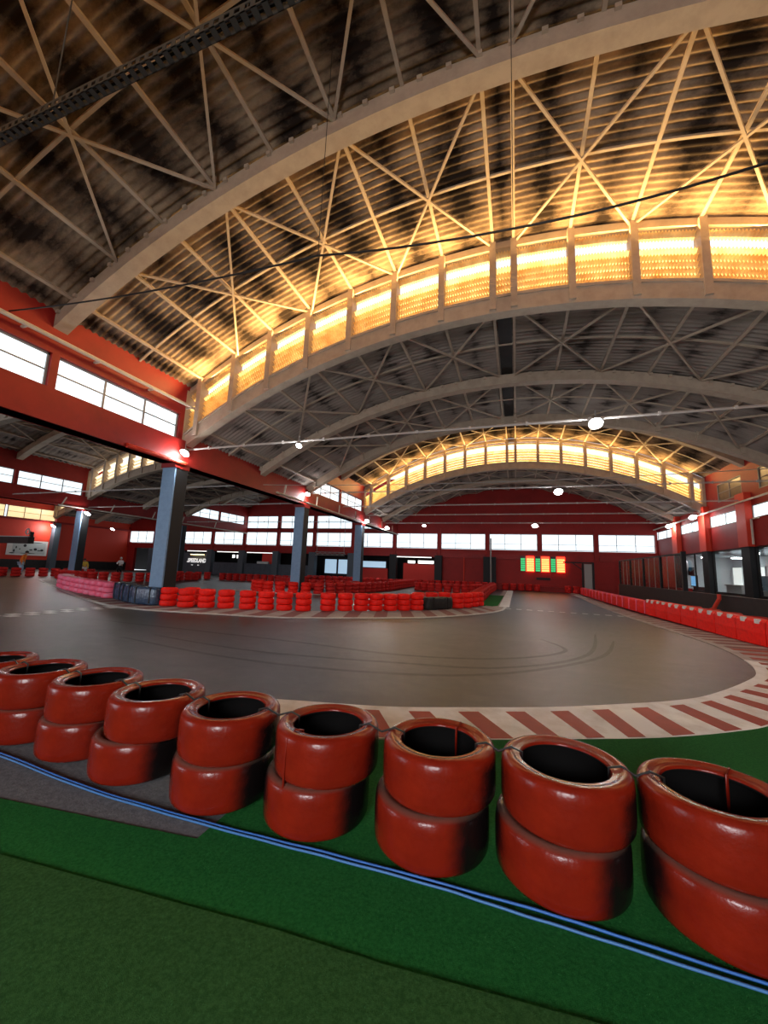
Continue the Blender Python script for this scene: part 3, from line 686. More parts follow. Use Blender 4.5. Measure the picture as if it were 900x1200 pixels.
KOUT = [(-3.0, 2.82), (-2.2, 3.05), (-1.05, 3.42), (-.1, 3.82), (.57, 4.13), (1.24, 4.46), (1.96, 4.92), (2.55, 5.42), (3.70, 6.75), (4.45, 7.75), (4.95, 9.1), (5.25, 11.2), (4.98, 14.59), (4.65, 18.26), (4.5, 24), (4.5, 31), (4.5, 35.6)]
def dens(P, step):
    out = []
    for i in range(len(P) - 1):
        a, c = Vector(P[i]), Vector(P[i + 1]); p0 = Vector(P[max(i - 1, 0)]); p3 = Vector(P[min(i + 2, len(P) - 1)])
        for k in range(step):
            t = k / step
            out.append(.5 * ((2 * a) + (c - p0) * t + (2 * p0 - 5 * a + 4 * c - p3) * t * t + (3 * a - p0 - 3 * c + p3) * t ** 3))
    out.append(Vector(P[-1])); return out
ki, ko = dens(KIN, 12), dens(KOUT, 12)
def ribbon(name, A, B, z, material, label, cat, i0=0, i1=None):
    A = A[i0:i1]; B = B[i0:i1]; n = len(A); b = MB()
    v = [(p.x, p.y, z) for p in A] + [(p.x, p.y, z) for p in B] + [(p.x, p.y, .0) for p in A] + [(p.x, p.y, .0) for p in B]
    f = []
    for i in range(n - 1): f += [(i, i + 1, n + i + 1, n + i), (i, 2 * n + i, 2 * n + i + 1, i + 1), (n + i, n + i + 1, 3 * n + i + 1, 3 * n + i)]
    b.add(v, f); o = fixn(b.build(name, material)); struct(o, label, cat); return o
ib = 11 * 12
ribbon('kerb', ki, ko, .014, M['kerbwhite'], 'white kerb strip curving round the near corner of the track', 'kerb', 0, 10 * 12 + 1)
ribbon('kerb', ki, ko, .014, M['kerbgrey'], 'worn greyish kerb strip along the red barrier blocks', 'kerb', 10 * 12, None)
def stripes(A, B, pitch, width, shift, inset, z, m, name, label, s0, s1, both=0.0):
    # walk along A by arc length; each stripe is a quad from A(inset) to B, slanted forward by shift
    cum = [0]
    for i in range(len(A) - 1): cum.append(cum[-1] + (A[i + 1] - A[i]).length)
    def at(s):
        s = max(0, min(cum[-1] - 1e-6, s))
        for i in range(len(cum) - 1):
            if cum[i + 1] >= s:
                t = (s - cum[i]) / max(1e-9, cum[i + 1] - cum[i]); return A[i].lerp(A[i + 1], t), B[i].lerp(B[i + 1], t)
    k = 0; s = s0
    while s < s1:
        a0, b0 = at(s); a1, b1 = at(s + width)
        _, c0 = at(s + shift); _, c1 = at(s + shift + width)
        q = [a0.lerp(c0, inset), a1.lerp(c1, inset), a1.lerp(c1, 1 - both), a0.lerp(c0, 1 - both)]
        b = MB().add([(p.x, p.y, z) for p in q] + [(p.x, p.y, z - .003) for p in q], [(0, 1, 2, 3), (0, 4, 5, 1), (1, 5, 6, 2), (2, 6, 7, 3), (3, 7, 4, 0)])
        o = fixn(b.build(name, m)); tag(o, label, 'kerb stripe', label + ' set', 'structure')
        s += pitch
stripes(ki, ko, .515, .215, .15, .17, .0175, M['kerbred'], 'kerb_stripe_marking', 'red slanted stripe painted on the white near kerb', .1, 11.2, .02)
stripes(ki, ko, .515, .215, .15, .17, .0175, M['kerbpink'], 'kerb_stripe_marking', 'worn red stripe on the grey kerb by the barrier blocks', 11.2, 20, .02)
# turf
flat('turf_floor', [(-1.60, 1.86), (-.92, 1.545 + .02), (-.47, 1.585), (.6, 1.69), (3.2, 1.95), (9, 2.3), (6.4, 9), (5.3, 8.9)] + [(p.x, p.y) for p in ko[9 * 12 + 6:2 * 12 + 4:-3]] + [(-1.62, 3.15)], .0105, M['turf'], 'bright green artificial turf under the front tyre stacks', 'turf')
flat('turf_floor', [(-6.5, 1.40), (-2.95, 1.70), (-1.60, 1.86), (-.92, 1.565), (-1.34, 1.52), (-2.37, 1.42), (-3.6, 1.30), (-6.5, 1.05)], .0105, M['turf'], 'bright green turf strip before the grey asphalt patch', 'turf')
flat('turf_floor', [(-6.5, 1.04), (-3.6, 1.297), (-2.37, 1.416), (-1.34, 1.514), (-.92, 1.555), (-.47, 1.579), (.6, 1.684), (3.2, 1.943), (9, 2.29), (9, -4), (-6.5, -4)], .020, M['turfold'], 'duller green turf sheet nearest the camera', 'turf')
flat('lit_asphalt_floor', [(-7, 1.2), (-2.95, 1.69), (-1.59, 1.85), (-1.6, 2.35), (-7, 2.45)], .003, M['patch'], 'asphalt painted paler for the light on it, before the front tyre stacks', 'floor')  # paler sheet painting in the light on the asphalt here
# island kerb
IO = [(-26.5, 15.6), (-24.47, 14.61), (-20.25, 12.63), (-16.39, 10.74), (-13.11, 9.32), (-11.57, 8.78), (-10.29, 8.64), (-8.97, 8.8), (-8.0, 9.0), (-6.31, 9.35), (-5.2, 9.95), (-3.71, 11.00), (-2.49, 12.07), (-1.20, 14.09), (-.62, 15.6), (-.42, 17.4), (-.30, 24), (-.26, 33.5)]
II = [(-24.6, 16.2), (-22.6, 15.0), (-19.8, 13.5), (-16.1, 11.7), (-13.0, 10.5), (-11.5, 10.1), (-10.2, 10.0), (-9.3, 10.2), (-8.4, 10.5), (-6.9, 11.0), (-5.9, 11.6), (-4.4, 12.7), (-3.3, 13.8), (-2.1, 15.6), (-1.5, 17), (-1.2, 18.4), (-1.05, 24), (-1.0, 33.5)]
io, ii = dens(IO, 8), dens(II, 8)
ribbon('kerb', io, ii, .012, M['kerbgrey'], 'worn pale kerb round the tyre island', 'kerb')
stripes(io, ii, .9, .42, .2, .12, .0155, M['kerbpink'], 'kerb_stripe_marking', 'faded red stripe on the kerb round the tyre island', 12, 30, .02)
edge = [p + (q - p).normalized() * .16 for p, q in zip(io, ii)]
ribbon('kerb_line', io, edge, .0165, M['whiteline'], 'thin white edge line round the tyre island', 'line')
ribbon('kerb', [Vector((-.30, 17.6 + .5 * i)) for i in range(34)], [Vector((-.72, 17.6 + .5 * i)) for i in range(34)], .0185, M['kerbwhite'], 'straight white band beside the far tyre row', 'kerb')
flat('turf_floor', [(-1.0, 17.6), (-.78, 18), (-.75, 26), (-1.6, 26), (-1.75, 18)], .019, M['turf'], 'small turf patch at the bend of the tyre island', 'turf')
for i in range(11):
    x = -.42 + i * .40
    b = MB().box(x, x + .2, 17.0, 17.2, .0, .004); tag(b.build('start_line_marking', M['whiteline']), 'white dash of the line across the far straight', 'road marking', 'dashes across the far straight', 'structure')
for i in range(9):
    y = 5.9 + i * .40
    for k in range(2):
        x = -11.72 + .32 * k; b = MB().box(x, x + .30, y + .2 * k, y + .2 * k + .2, 0, .004)
        tag(b.build('start_line_marking', M['whiteline']), 'white square of the chequered line near the wrapped blocks', 'road marking', 'squares of the chequered line', 'structure')
def skid(P, wd, label):
    d = dens(P, 14); b = MB(); v = []
    for i, p in enumerate(d):
        t = (d[min(i + 1, len(d) - 1)] - d[max(i - 1, 0)]).normalized(); q = Vector((-t.y, t.x)) * wd / 2
        k = math.sin(PI * i / (len(d) - 1)) ** .4; v += [(p.x - q.x * k, p.y - q.y * k, .003), (p.x + q.x * k, p.y + q.y * k, .003)]
    b.add(v, [(2 * i, 2 * i + 2, 2 * i + 3, 2 * i + 1) for i in range(len(d) - 1)])
    tag(b.build('skid_mark_marking', M['skid']), label, 'skid mark', 'black skid marks on the bend', 'structure')
for off, dx in ((0, .0), (.62, .9), (1.75, -.7)):
    skid([(-7 - off + dx, 5.6 + off * .7), (-4.2, 5.2 + off * .9), (-1.9, 5.4 + off * .8 + dx * .2), (-.2, 6.2 + off * .6), (1.4 - off * .3, 8.2 + off * .2), (2.1 - off * .8 + dx * .3, 10.5 + dx)], .11, 'thin black skid mark sweeping through the near bend')
# fibres of the artificial turf: one mass of tiny blades nobody could count
r2 = random.Random(3); b = MB()
def in_turf(x, y):
    front = 1.70 + (x + 2.95) * .119 if x < -1.6 else 9
    return y < front and (y < 3.0 + (x + 1.6) * .35)
def seam_y(x): return 1.54 + (x + .92) * .10 if x > -.92 else 1.41 + (x + 2.37) * .085
nb = 0
while nb < 90000:
    y = .30 + 2.9 * r2.random() ** 1.15; x = r2.uniform(-.05 - 1.75 * y - .6, .75 * y + .5)
    if not in_turf(x, y): continue
    old = y < seam_y(x); z = .019 if old else .0095
    a = r2.uniform(0, PI); h = r2.uniform(.004, .0075); w_ = .0013; lx, ly = r2.uniform(-.004, .004), r2.uniform(-.004, .004)
    ca, sa = math.cos(a) * w_, math.sin(a) * w_
    o_ = len(b.v); b.v += [(x - ca, y - sa, z), (x + ca, y + sa, z), (x + lx, y + ly, z + h)]; b.f.append((o_, o_ + 1, o_ + 2)); b.mi.append(2 if r2.random() < .06 else (1 if old else 0)); nb += 1
tag(b.build('turf_grass', [M['turf'], M['turfold'], M['turffibre']]), 'short fibres standing on the green artificial turf', 'grass', kind='stuff')
# blue ropes
def rope(pts, mt, label):
    P = dens([(p[0], p[1]) for p in pts], 10); b = MB().tube([(p.x, p.y, .019 + .001 * math.sin(i * .9)) for i, p in enumerate(P)], .0062, 6)
    tag(b.build('rope', M[mt], smooth=True), label, 'rope')
rope([(-6, 2.10), (-4.6, 2.06), (-3.55, 2.03), (-2.59, 1.965), (-1.9, 1.965), (-1.32, 1.985), (-.84, 2.012), (-.03, 2.035), (.3, 2.03), (.84, 2.01), (2.2, 1.98)], 'ropeblue', 'blue rope on the ground, the one nearer the tyre stacks')
rope([(-6, 2.07), (-4.6, 2.04), (-3.55, 2.005), (-2.59, 1.945), (-1.9, 1.945), (-1.32, 1.962), (-.84, 1.985), (-.35, 2.0), (-.03, 1.99), (.3, 1.985), (.84, 1.97), (2.2, 1.93)], 'ropepale', 'paler blue rope on the ground, the one nearer the turf seam')

# ------------------------------------------------------------------ tyres
def tyre_mesh(R, W, hole, n=64, mats=('tyrered', 'tyrein')):
    h = W
    prof = [(hole, h * .90), (hole + .012, h * .955), (hole + .02, h * .945), (hole + .03, h * .965), (hole + .04, h * .96), (R * .82, h * .995), (R * .90, h * .985), (R * .955, h * .945), (R * .985, h * .88), (R * .997, h * .75),
            (R, h * .5), (R * .997, h * .25), (R * .985, h * .12), (R * .955, h * .055), (R * .90, h * .015), (R * .82, h * .005), (hole + .04, h * .04), (hole + .012, h * .045), (hole, h * .10),
            (hole + .012, h * .16), (R * .90, h * .2), (R * .93, h * .5), (R * .90, h * .8), (hole + .012, h * .84)]
    mi = [0] * len(prof)
    for i in range(18, 24): mi[i] = 1
    b = MB().lathe(prof, n, mi); o = fixn(b.build('tyre', [M[k] for k in mats], smooth=True)); return o
BIG_R, BIG_W = .308, .262
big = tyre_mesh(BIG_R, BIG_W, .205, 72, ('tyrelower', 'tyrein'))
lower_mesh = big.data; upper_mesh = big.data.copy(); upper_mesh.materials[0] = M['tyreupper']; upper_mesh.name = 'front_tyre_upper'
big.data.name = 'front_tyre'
# centres of the ten stacks in front (measured along y = 2.33)
front = [(1.52, 2.30), (.850, 2.325), (.22, 2.345), (-.42, 2.34), (-1.09, 2.31), (-1.775, 2.28), (-2.44, 2.31), (-3.115, 2.36), (-3.765, 2.36), (-4.41, 2.36), (-5.06, 2.36), (-5.71, 2.38)]
low_dx = {1: .0, 2: -.03, 3: -.035, 4: -.05, 5: -.02, 6: -.085, 7: -.04}
stack_words = {1: 'at the front edge of the turf, closest stack', 2: 'second', 3: 'third', 4: 'fourth'}
first = True
for k, (x, y) in enumerate(front):
    if k == 0: continue          # stands wholly outside the picture
    for lv in range(2):
        o = big if first else big.copy()
        if not first: COL.link(o)
        first = False
        jx, jy = rnd.uniform(-.018, .018), rnd.uniform(-.018, .018)
        o.location = (x + (low_dx.get(k, -.02) if lv == 0 else 0), y + jy * (1 - lv), .012 + lv * (BIG_W - .006)); o.rotation_euler = (rnd.uniform(-.012, .012) * lv, rnd.uniform(-.012, .012) * lv, rnd.uniform(-.15, .15) + {1: -.25, 2: -.2, 3: -.1}.get(k, .25))
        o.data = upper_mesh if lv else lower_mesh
        nm = ORD[k - 1]
        where = ('on turf' if k < 6 else 'on asphalt')
        tag(o, ('upper' if lv else 'lower') + ' dark red tyre of the ' + nm + ' large stack counted from the turf end', 'tyre', 'large dark red tyres of the front row')
# tie cords between neighbouring stacks
for k in range(1, len(front) - 1):
    a = Vector((*front[k], 0)); c = Vector((*front[k + 1], 0)); zt = .012 + 2 * BIG_W - .006
    d = (c - a).normalized()
    pa = a + d * .20; pb = c - d * .20; mid = (a + c) / 2
    pts = [pa + Vector((0, 0, zt - .10)), pa + Vector((0, 0, zt - .01)), a + d * .255 + Vector((0, 0, zt + .006)), mid + Vector((0, 0, zt - .025)), c - d * .255 + Vector((0, 0, zt + .006)), pb + Vector((0, 0, zt - .01)), pb + Vector((0, 0, zt - .10))]
    tag(MB().tube(pts, .006, 6).build('lashing_string', M['blackwire'], smooth=True), 'thin dark cord tying the ' + ORD[k - 1] + ' and ' + ORD[k] + ' large stacks together', 'cord')
for k, ang in ((4, -1.95), (3, 1.2), (1, 1.0)):
    x, y = front[k]; zt = .012 + 2 * BIG_W - .006; dx, dy = math.cos(ang), math.sin(ang)
    pts = [(x + dx * .19, y + dy * .19, zt - .20), (x + dx * .196, y + dy * .196, zt - .012), (x + dx * .25, y + dy * .25, zt + .006)]
    if k == 4: pts += [(x + dx * .30, y + dy * .30, zt - .03), (x + dx * .310, y + dy * .310, zt - .12), (x + dx * .310, y + dy * .310, .20), (x + dx * .31, y + dy * .31, .10)]
    tag(MB().tube(pts, .007, 6).build('lashing_string', M['tyrered'], smooth=True), 'red painted cord over the rim of the ' + ORD[k - 1] + ' large stack' + (', hanging down its front' if k == 4 else ' into its hole'), 'cord')

# small barrier tyres
SR, SW = .252, .188
def small_proto(mt):
    R, h, hole = SR, SW, .165
    prof = [(hole, h * .86), (hole + .02, h * .95), (R * .80, h * .99), (R * .93, h * .93), (R * .985, h * .80), (R, h * .5), (R * .985, h * .2), (R * .93, h * .07), (R * .80, h * .01), (hole + .02, h * .05), (hole, h * .14), (R * .88, h * .2), (R * .88, h * .8)]
    mi = [0] * 10 + [1] * 3
    return fixn(MB().lathe(prof, 26, mi).build('tyre', [M[mt], M['tyrein']], smooth=True))
proto = {k: small_proto(k) for k in ('smallred', 'smalldark', 'smallpink')}
used = {k: False for k in proto}
LV = ('bottom', 'middle', 'top')
ntyre = [0]
def stack(x, y, kind, label, group, levels=3, z=.014):
    for lv in range(levels):
        o = proto[kind] if not used[kind] else proto[kind].copy()
        if used[kind]: COL.link(o)
        used[kind] = True
        o.location = (x + rnd.uniform(-.012, .012), y + rnd.uniform(-.012, .012), z + lv * SW); o.rotation_euler = (0, 0, rnd.uniform(0, 6.28))
        tag(o, LV[lv if levels == 3 else lv * 2 % 3] + ' ' + label, 'tyre', group); ntyre[0] += 1
def line(P, n=None, gap=.56):
    d = dens(P, 24); cum = [0]
    for i in range(len(d) - 1): cum.append(cum[-1] + (d[i + 1] - d[i]).length)
    n = n or int(cum[-1] / gap) + 1; out = []
    for k in range(n):
        s = cum[-1] * k / max(1, n - 1)
        for i in range(len(cum) - 1):
            if cum[i + 1] >= s - 1e-9: out.append(tuple(d[i].lerp(d[i + 1], (s - cum[i]) / max(1e-9, cum[i + 1] - cum[i])))); break
    return out
def push(x, y, d=.26):
    r = math.hypot(x, y); return x + x / r * d, y + y / r * d
# pink curve on the outer side
for i, (x, y) in enumerate(line([(-20.98, 13.6), (-20.2, 12.95), (-18.67, 12.15), (-17.08, 11.5), (-15.97, 11.1), (-14.82, 10.73), (-13.75, 10.38)], 14)):
    x, y = push(x, y); stack(x, y, 'smallpink', 'pink tyre, ' + ORD[i] + ' stack of the pink curve counted from its far tip', 'pink tyres of the outer curve')
# front row of red stacks
front_red = [(-10.28, 9.70), (-9.93, 10.25), (-9.62, 9.74), (-9.08, 9.99), (-8.53, 10.2), (-7.90, 10.42), (-7.35, 10.60), (-6.83, 10.80), (-6.30, 11.05), (-5.70, 11.54), (-5.26, 11.90), (-4.84, 12.24), (-4.44, 12.56), (-4.06, 12.92), (-3.69, 13.29), (-3.32, 13.68)]
for i, (x, y) in enumerate(front_red):
    x, y = push(x, y); stack(x, y, 'smallred', 'bright red tyre, ' + ORD[i] + ' front island stack past the wrapped blocks', 'bright red tyres of the front island row')
for i, (x, y) in enumerate([(-2.16, 15.50), (-1.90, 16.08), (-1.70, 16.68), (-1.56, 17.30)]):
    x, y = push(x, y); stack(x, y, 'smallred', 'bright red tyre, ' + ORD[i] + ' stack beyond the black log in the front island row', 'bright red tyres of the front island row')
for i, (x, y) in enumerate([(-3.55, 14.9), (-3.15, 15.4), (-2.75, 15.95)]):
    stack(x, y, 'smallred', 'red tyre, ' + ORD[i] + ' stack standing behind the black log', 'red tyres behind the black log')
for i, (x, y) in enumerate(line([(-1.75, 18.2), (-1.75, 21.5), (-1.85, 27.0)], 13, .6)):
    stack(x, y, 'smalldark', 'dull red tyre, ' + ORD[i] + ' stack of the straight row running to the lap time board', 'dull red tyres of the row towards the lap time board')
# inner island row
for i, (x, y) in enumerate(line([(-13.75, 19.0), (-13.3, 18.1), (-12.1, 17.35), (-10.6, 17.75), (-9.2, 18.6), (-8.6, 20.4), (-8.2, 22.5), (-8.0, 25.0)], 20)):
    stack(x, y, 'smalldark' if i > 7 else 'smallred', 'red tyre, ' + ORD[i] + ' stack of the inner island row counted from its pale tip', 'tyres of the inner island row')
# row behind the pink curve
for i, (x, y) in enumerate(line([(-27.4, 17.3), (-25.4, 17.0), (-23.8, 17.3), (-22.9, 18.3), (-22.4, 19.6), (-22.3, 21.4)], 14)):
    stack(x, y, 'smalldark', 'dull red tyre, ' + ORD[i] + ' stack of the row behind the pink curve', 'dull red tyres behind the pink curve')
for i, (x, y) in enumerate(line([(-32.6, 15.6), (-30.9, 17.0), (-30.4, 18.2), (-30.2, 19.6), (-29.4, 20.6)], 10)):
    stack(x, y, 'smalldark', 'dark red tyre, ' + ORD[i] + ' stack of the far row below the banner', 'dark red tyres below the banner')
# everything farther: too many and too small to tell apart
b = MB()
def far_stack(x, y, lv=3):
    prof = [(.16, 0)]
    for k in range(lv): prof += [(.23, k * SW + .005), (.26, k * SW + .05), (.26, k * SW + .14), (.23, k * SW + .183)]
    prof += [(.16, lv * SW - .01), (.15, lv * SW - .1)]
    b.lathe(prof, 12, None, closed=False, loc=(x, y, .014))
for P in ([(-26.4, 24.9), (-25.2, 25.4), (-24.0, 26.2)], [(-22.2, 25.9), (-19.3, 26.6), (-16.2, 27.6), (-13.0, 29.0), (-9.8, 31.2), (-7.5, 33.6), (-4.8, 34.6), (-2.0, 35.0)], [(-8.0, 25.6), (-8.2, 29.0), (-8.3, 32.0)],
          [(-16.6, 25.2), (-14.5, 23.2), (-12.6, 22.2), (-11.0, 22.0), (-9.6, 23.2)], [(-1.85, 27.7), (-1.8, 33.5)], [(-17.5, 31.5), (-14, 32.2), (-11, 33.2)], [(-22.9, 22.4), (-23.0, 23.9)], [(-.9, 35.1), (1.6, 35.3)], [(-6.5, 27.0), (-4.6, 26.2), (-3.0, 27.0), (-2.6, 29.5)]):
    for (x, y) in line(P): far_stack(x, y)
tag(b.build('tyre_rows', M['smalldark'], smooth=True), 'small dull red tyre stacks winding through the far part of the track', 'tyres', kind='stuff')
b = MB().add([(-14.6, 17.2, .014), (-12.2, 16.4, .014), (-9.0, 17.6, .014), (-9.4, 18.2, .014), (-12.0, 17.2, .014), (-13.8, 18.2, .014)], [(0, 1, 2, 3, 4, 5)])
struct(b.build('kerb_patch_floor', M['kerbwhite']), 'pale kerb round the tip of the inner tyre row', 'kerb')

# dark blue wrapped blocks before the nearest column
def block(x0, y0, x1, y1, h, d, label, mt='wrap'):
    a, c = Vector((x0, y0)), Vector((x1, y1)); L = (c - a).length; ang = math.atan2(c.y - a.y, c.x - a.x)
    r = empty('barrier_block', ((a.x + c.x) / 2, (a.y + c.y) / 2, .016), ang); tag(r, label, 'barrier', 'dark blue wrapped blocks' if mt == 'wrap' else None)
    b = MB(); n = 12; m = 6; v = []
    for i in range(n + 1):
        u = -L / 2 + L * i / n
        ring = []
        for j in range(16):
            t = 2 * PI * j / 16; cx = abs(math.cos(t)) ** .35 * (1 if math.cos(t) > 0 else -1); cz = abs(math.sin(t)) ** .35 * (1 if math.sin(t) > 0 else -1)
            e = 1 - .10 * (abs(i - n / 2) / (n / 2)) ** 8
            w = 1 + .03 * math.sin(i * 2.1 + j * 1.7)
            ring.append((u, d / 2 + cx * d / 2 * e * w, max(0, h / 2 + cz * h / 2 * e * w)))
        v += ring
    f = [(i * 16 + j, (i + 1) * 16 + j, (i + 1) * 16 + (j + 1) % 16, i * 16 + (j + 1) % 16) for i in range(n) for j in range(16)] + [tuple(range(16)), tuple(n * 16 + j for j in range(16))[::-1]]
    b.add(v, f); fixn(b.build('cover', M[mt], r, smooth=True))
    for u in (-L * .28, L * .28): MB().box(u - .02, u + .02, -.012, d * .5, h * .1, h * .985).build('strap', M['black'], r)
block(-13.45, 10.24, -12.55, 9.90, .60, .5, 'dark blue plastic-wrapped block next to the pink tyre curve')
block(-12.48, 9.80, -11.76, 9.60, .58, .42, 'dark blue plastic-wrapped block between two others')
block(-11.68, 9.50, -10.66, 9.53, .56, .36, 'dark blue plastic-wrapped block touching the first red stack')
block(-2.98, 14.05, -2.28, 15.15, .44, .42, 'black rubber log lying between red tyre stacks', 'blacklog')

# right hand barrier: red blocks end to end
BR = dens([(5.45, 9.2), (5.32, 10.6), (5.14, 11.9), (5.08, 13.4), (4.98, 15.2), (4.86, 17.2), (4.75, 20), (4.66, 24), (4.62, 28), (4.60, 32), (4.6, 34.4)], 20)
def barrier():
    cum = [0]
    for i in range(len(BR) - 1): cum.append(cum[-1] + (BR[i + 1] - BR[i]).length)
    def at(s):
        for i in range(len(cum) - 1):
            if cum[i + 1] >= s: return BR[i].lerp(BR[i + 1], (s - cum[i]) / max(1e-9, cum[i + 1] - cum[i]))
        return BR[-1]
    s = 0; k = 0
    while s < cum[-1] - .8:
        L = 1.02; a, c = at(s), at(s + L); ang = math.atan2(c.y - a.y, c.x - a.x); h = .60 if s < 8.3 else .52
        r = empty('track_barrier', ((a.x + c.x) / 2, (a.y + c.y) / 2, .012), ang)
        tag(r, 'red barrier panel by the black low wall, ' + ORD[k] + ' from the camera end', 'barrier', 'red panels of the track edge barrier')
        b = MB(); hl = (c - a).length / 2 - .012; w = .34
        sec = [(0, .05), (.015, 0.02), (.0, h * .5), (.02, h * .9), (.06, h), (w, h), (w, .02)]
        v = []; n = 6
        for i in range(n + 1):
            u = -hl + 2 * hl * i / n; bul = .018 * math.sin(PI * i / n)
            for (d, z) in sec: v.append((u, (-d if True else d) * -1 * -1 + (bul if d < .05 else 0), z))
        q = len(sec)
        f = [(i * q + j, (i + 1) * q + j, (i + 1) * q + (j + 1) % q, i * q + (j + 1) % q) for i in range(n) for j in range(q)] + [tuple(range(q)), tuple(n * q + j for j in range(q))[::-1]]
        b.add(v, f); fixn(b.build('cover', M['smallred'], r))
        if s < 8.3:
            for u in (-.28, .2):
                MB().box(u - .05, u + .05, -.05, .032, h - .09 + .02 * math.sin(k * 3), h + .006).build('painted_glint', M['bannerwhite'], r)  # white patches painted in for light reflecting off the barrier top
        else:
            MB().box(-hl, -hl + .03, -.3, .02, .04, h + .008).build('seam_strip', M['smallpink'], r)
        s += L; k += 1
barrier()
# tyres peeping over the barrier
for i, (x, y) in enumerate([(6.0, 10.2), (5.95, 11.0), (5.85, 11.9), (5.80, 12.8), (5.74, 13.9), (5.68, 15.0), (5.60, 16.1)]):
    stack(x, y, 'smalldark', 'dull red tyre, ' + ORD[i] + ' stack half hidden behind the red barrier panels', 'tyres behind the red barrier panels')
for i, (x, y) in enumerate([(3.9, 34.9), (4.5, 34.9)]):
    stack(x, y, 'smalldark', 'red tyre, ' + ORD[i] + ' stack at the far tip of the red barrier', 'tyres at the barrier tip')

# ------------------------------------------------------------------ lamps, rails, wires
def floodlight(x, y, z, label, power, size=.16, dirn=(0, -.6, -.8)):
    r = empty('floodlight', (x, y, z)); tag(r, label, 'lamp')
    b = MB().lathe([(.03, .16), (.07, .15), (.10, .05), (size, .0), (size, -.03), (size * .92, -.03), (.02, .05)], 20)
    hs = fixn(b.build('housing', M['lamphousing'], r, smooth=True))
    b = MB().lathe([(.001, -.05), (size * .6, -.045), (size * .9, -.025), (size * .9, -.02), (.001, -.02)], 20, closed=False); ln = b.build('lens', M['lamp'], r, smooth=True)
    MB().tube([(0, 0, .15), (0, 0, .32)], .015, 6).build('bracket', M['lamphousing'], r)
    q = Vector(dirn).to_track_quat('-Z', 'Y'); 
    for o in (hs, ln): o.rotation_euler = q.to_euler()
    ld = bpy.data.lights.new('flood', 'POINT'); ld.energy = power * 1.3; ld.shadow_soft_size = .15; ld.color = (.95, .98, 1)
    lo = bpy.data.objects.new('flood_beam', ld); COL.link(lo); lo.parent = r; lo.rotation_euler = q.to_euler(); lo.location = Vector(dirn).normalized() * .3
rails = []
def rail(y, z, x0, x1, label):
    b = MB()
    b.bar((x0, y, z), (x1, y, z), .03, .035)
    b.tube([(x0, y + .04, z + .05), (x1, y + .04, z + .05)], .008, 5)
    x = x0 + 1
    while x < x1: b.box(x - .03, x + .03, y - .03, y + .03, z - .03, z + .06); x += 1.45
    tag(b.build('cable_rail', M['whitepipe']), label, 'rail')
rail(10.25, 5.24, XL + .3, XR - .1, 'pale cable rail across the nave under the first clerestory')
rail(18.85, 5.36, XL + .3, XR - .1, 'pale cable rail across the nave at the second column')
rail(23.4, 5.36, XL + .3, XR - .1, 'pale cable rail across the second high vault')
rail(27.55, 5.36, XL + .3, XR - .1, 'pale cable rail across the nave under the farther clerestory')
rail(32.0, 5.30, XL + .3, XR - .1, 'pale cable rail across the last low vault')
rail(14.6, 4.95, XB + .3, XL - .4, 'pale cable rail across the side nave')
rail(19.0, 4.85, XB + .3, XL - .4, 'pale cable rail across the side nave under its clerestory')
rail(27.7, 4.9, XB + .3, XL - .4, 'pale cable rail across the far side nave')
D1 = (0, -.75, -.66)
floodlight(-10.72, 10.1, 5.10, 'glaring floodlight beside the top of the nearest column', 120, .17)
floodlight(-6.36, 10.25, 5.12, 'small floodlight hanging midway on the first cable rail', 60, .10)
floodlight(1.86, 10.25, 5.14, 'bright floodlight hanging under the first clerestory near the crown', 120, .17)
floodlight(1.82, 18.85, 5.15, 'bright floodlight hanging at the second cable rail', 120, .20)
floodlight(-10.78, 18.6, 5.3, 'floodlight beside the top of the second column', 60, .15)
floodlight(9.9, 27.5, 5.12, 'bright floodlight at the shop wall under the farther clerestory', 60, .22)
floodlight(10.1, 32, 5.1, 'bright floodlight near the far corner of the shop wall', 60, .22)
floodlight(1.38, 32, 5.1, 'bright floodlight before the red gable', 40, .24)
floodlight(-7.3, 32, 5.1, 'small floodlight before the dark part of the gable', 25, .16)
floodlight(-10.6, 27.2, 4.9, 'floodlight at the top of the third column', 80, .18)
floodlight(-10.4, 31.5, 4.85, 'floodlight past the third column under the red beam', 80, .20)
floodlight(-27.9, 18.75, 4.4, 'floodlight beside the top of the blue side-nave column', 120, .22)
floodlight(-45.2, 27.2, 4.45, 'floodlight above the dark pier on the banner wall', 120, .26)
floodlight(-38.5, 28.5, 4.3, 'small floodlight in the outer nave between column and red wall', 80, .2)
# cable tray across the nearest vault
ct = empty('cable_tray', (0, 2.6, 7.05)); tag(ct, 'dark perforated cable tray hanging across the nearest vault', 'cable tray')
b = MB().bar((XL + .2, 0, 0), (5.5, 0, 0), .02, .012).bar((XL + .2, -.09, .05), (5.5, -.09, .05), .008, .11).bar((XL + .2, .09, .05), (5.5, .09, .05), .008, .11)
b = MB(); b.box(XL + .2, 5.5, -.06, -.052, .05, .08); b.box(XL + .2, 5.5, -.06, -.052, -.03, -.005); b.box(XL + .2, 5.5, .052, .06, -.03, .08)
x = XL + .2
while x < 5.5: b.box(x, x + .06, -.06, -.052, -.005, .05); b.box(x, x + .07, -.06, .06, -.03, -.022); x += .13
b.build('side_rails', M['traymetal'], ct)
b = MB()
for dy in (-.025, .02): b.tube([(XL + .3 + i * .8, dy, .03 + .012 * math.sin(i * 2 + dy * 50)) for i in range(21)], .015, 6)
b.build('cables', M['blackwire'], ct)
for i, x in enumerate((-8.6, -5.6, -2.6, .4, 3.4)):
    MB().tube([(x, 0, .1), (x, 0, az(NA, x, HI) - 7.15)], .008, 5).build('hanger', M['traymetal'], ct)
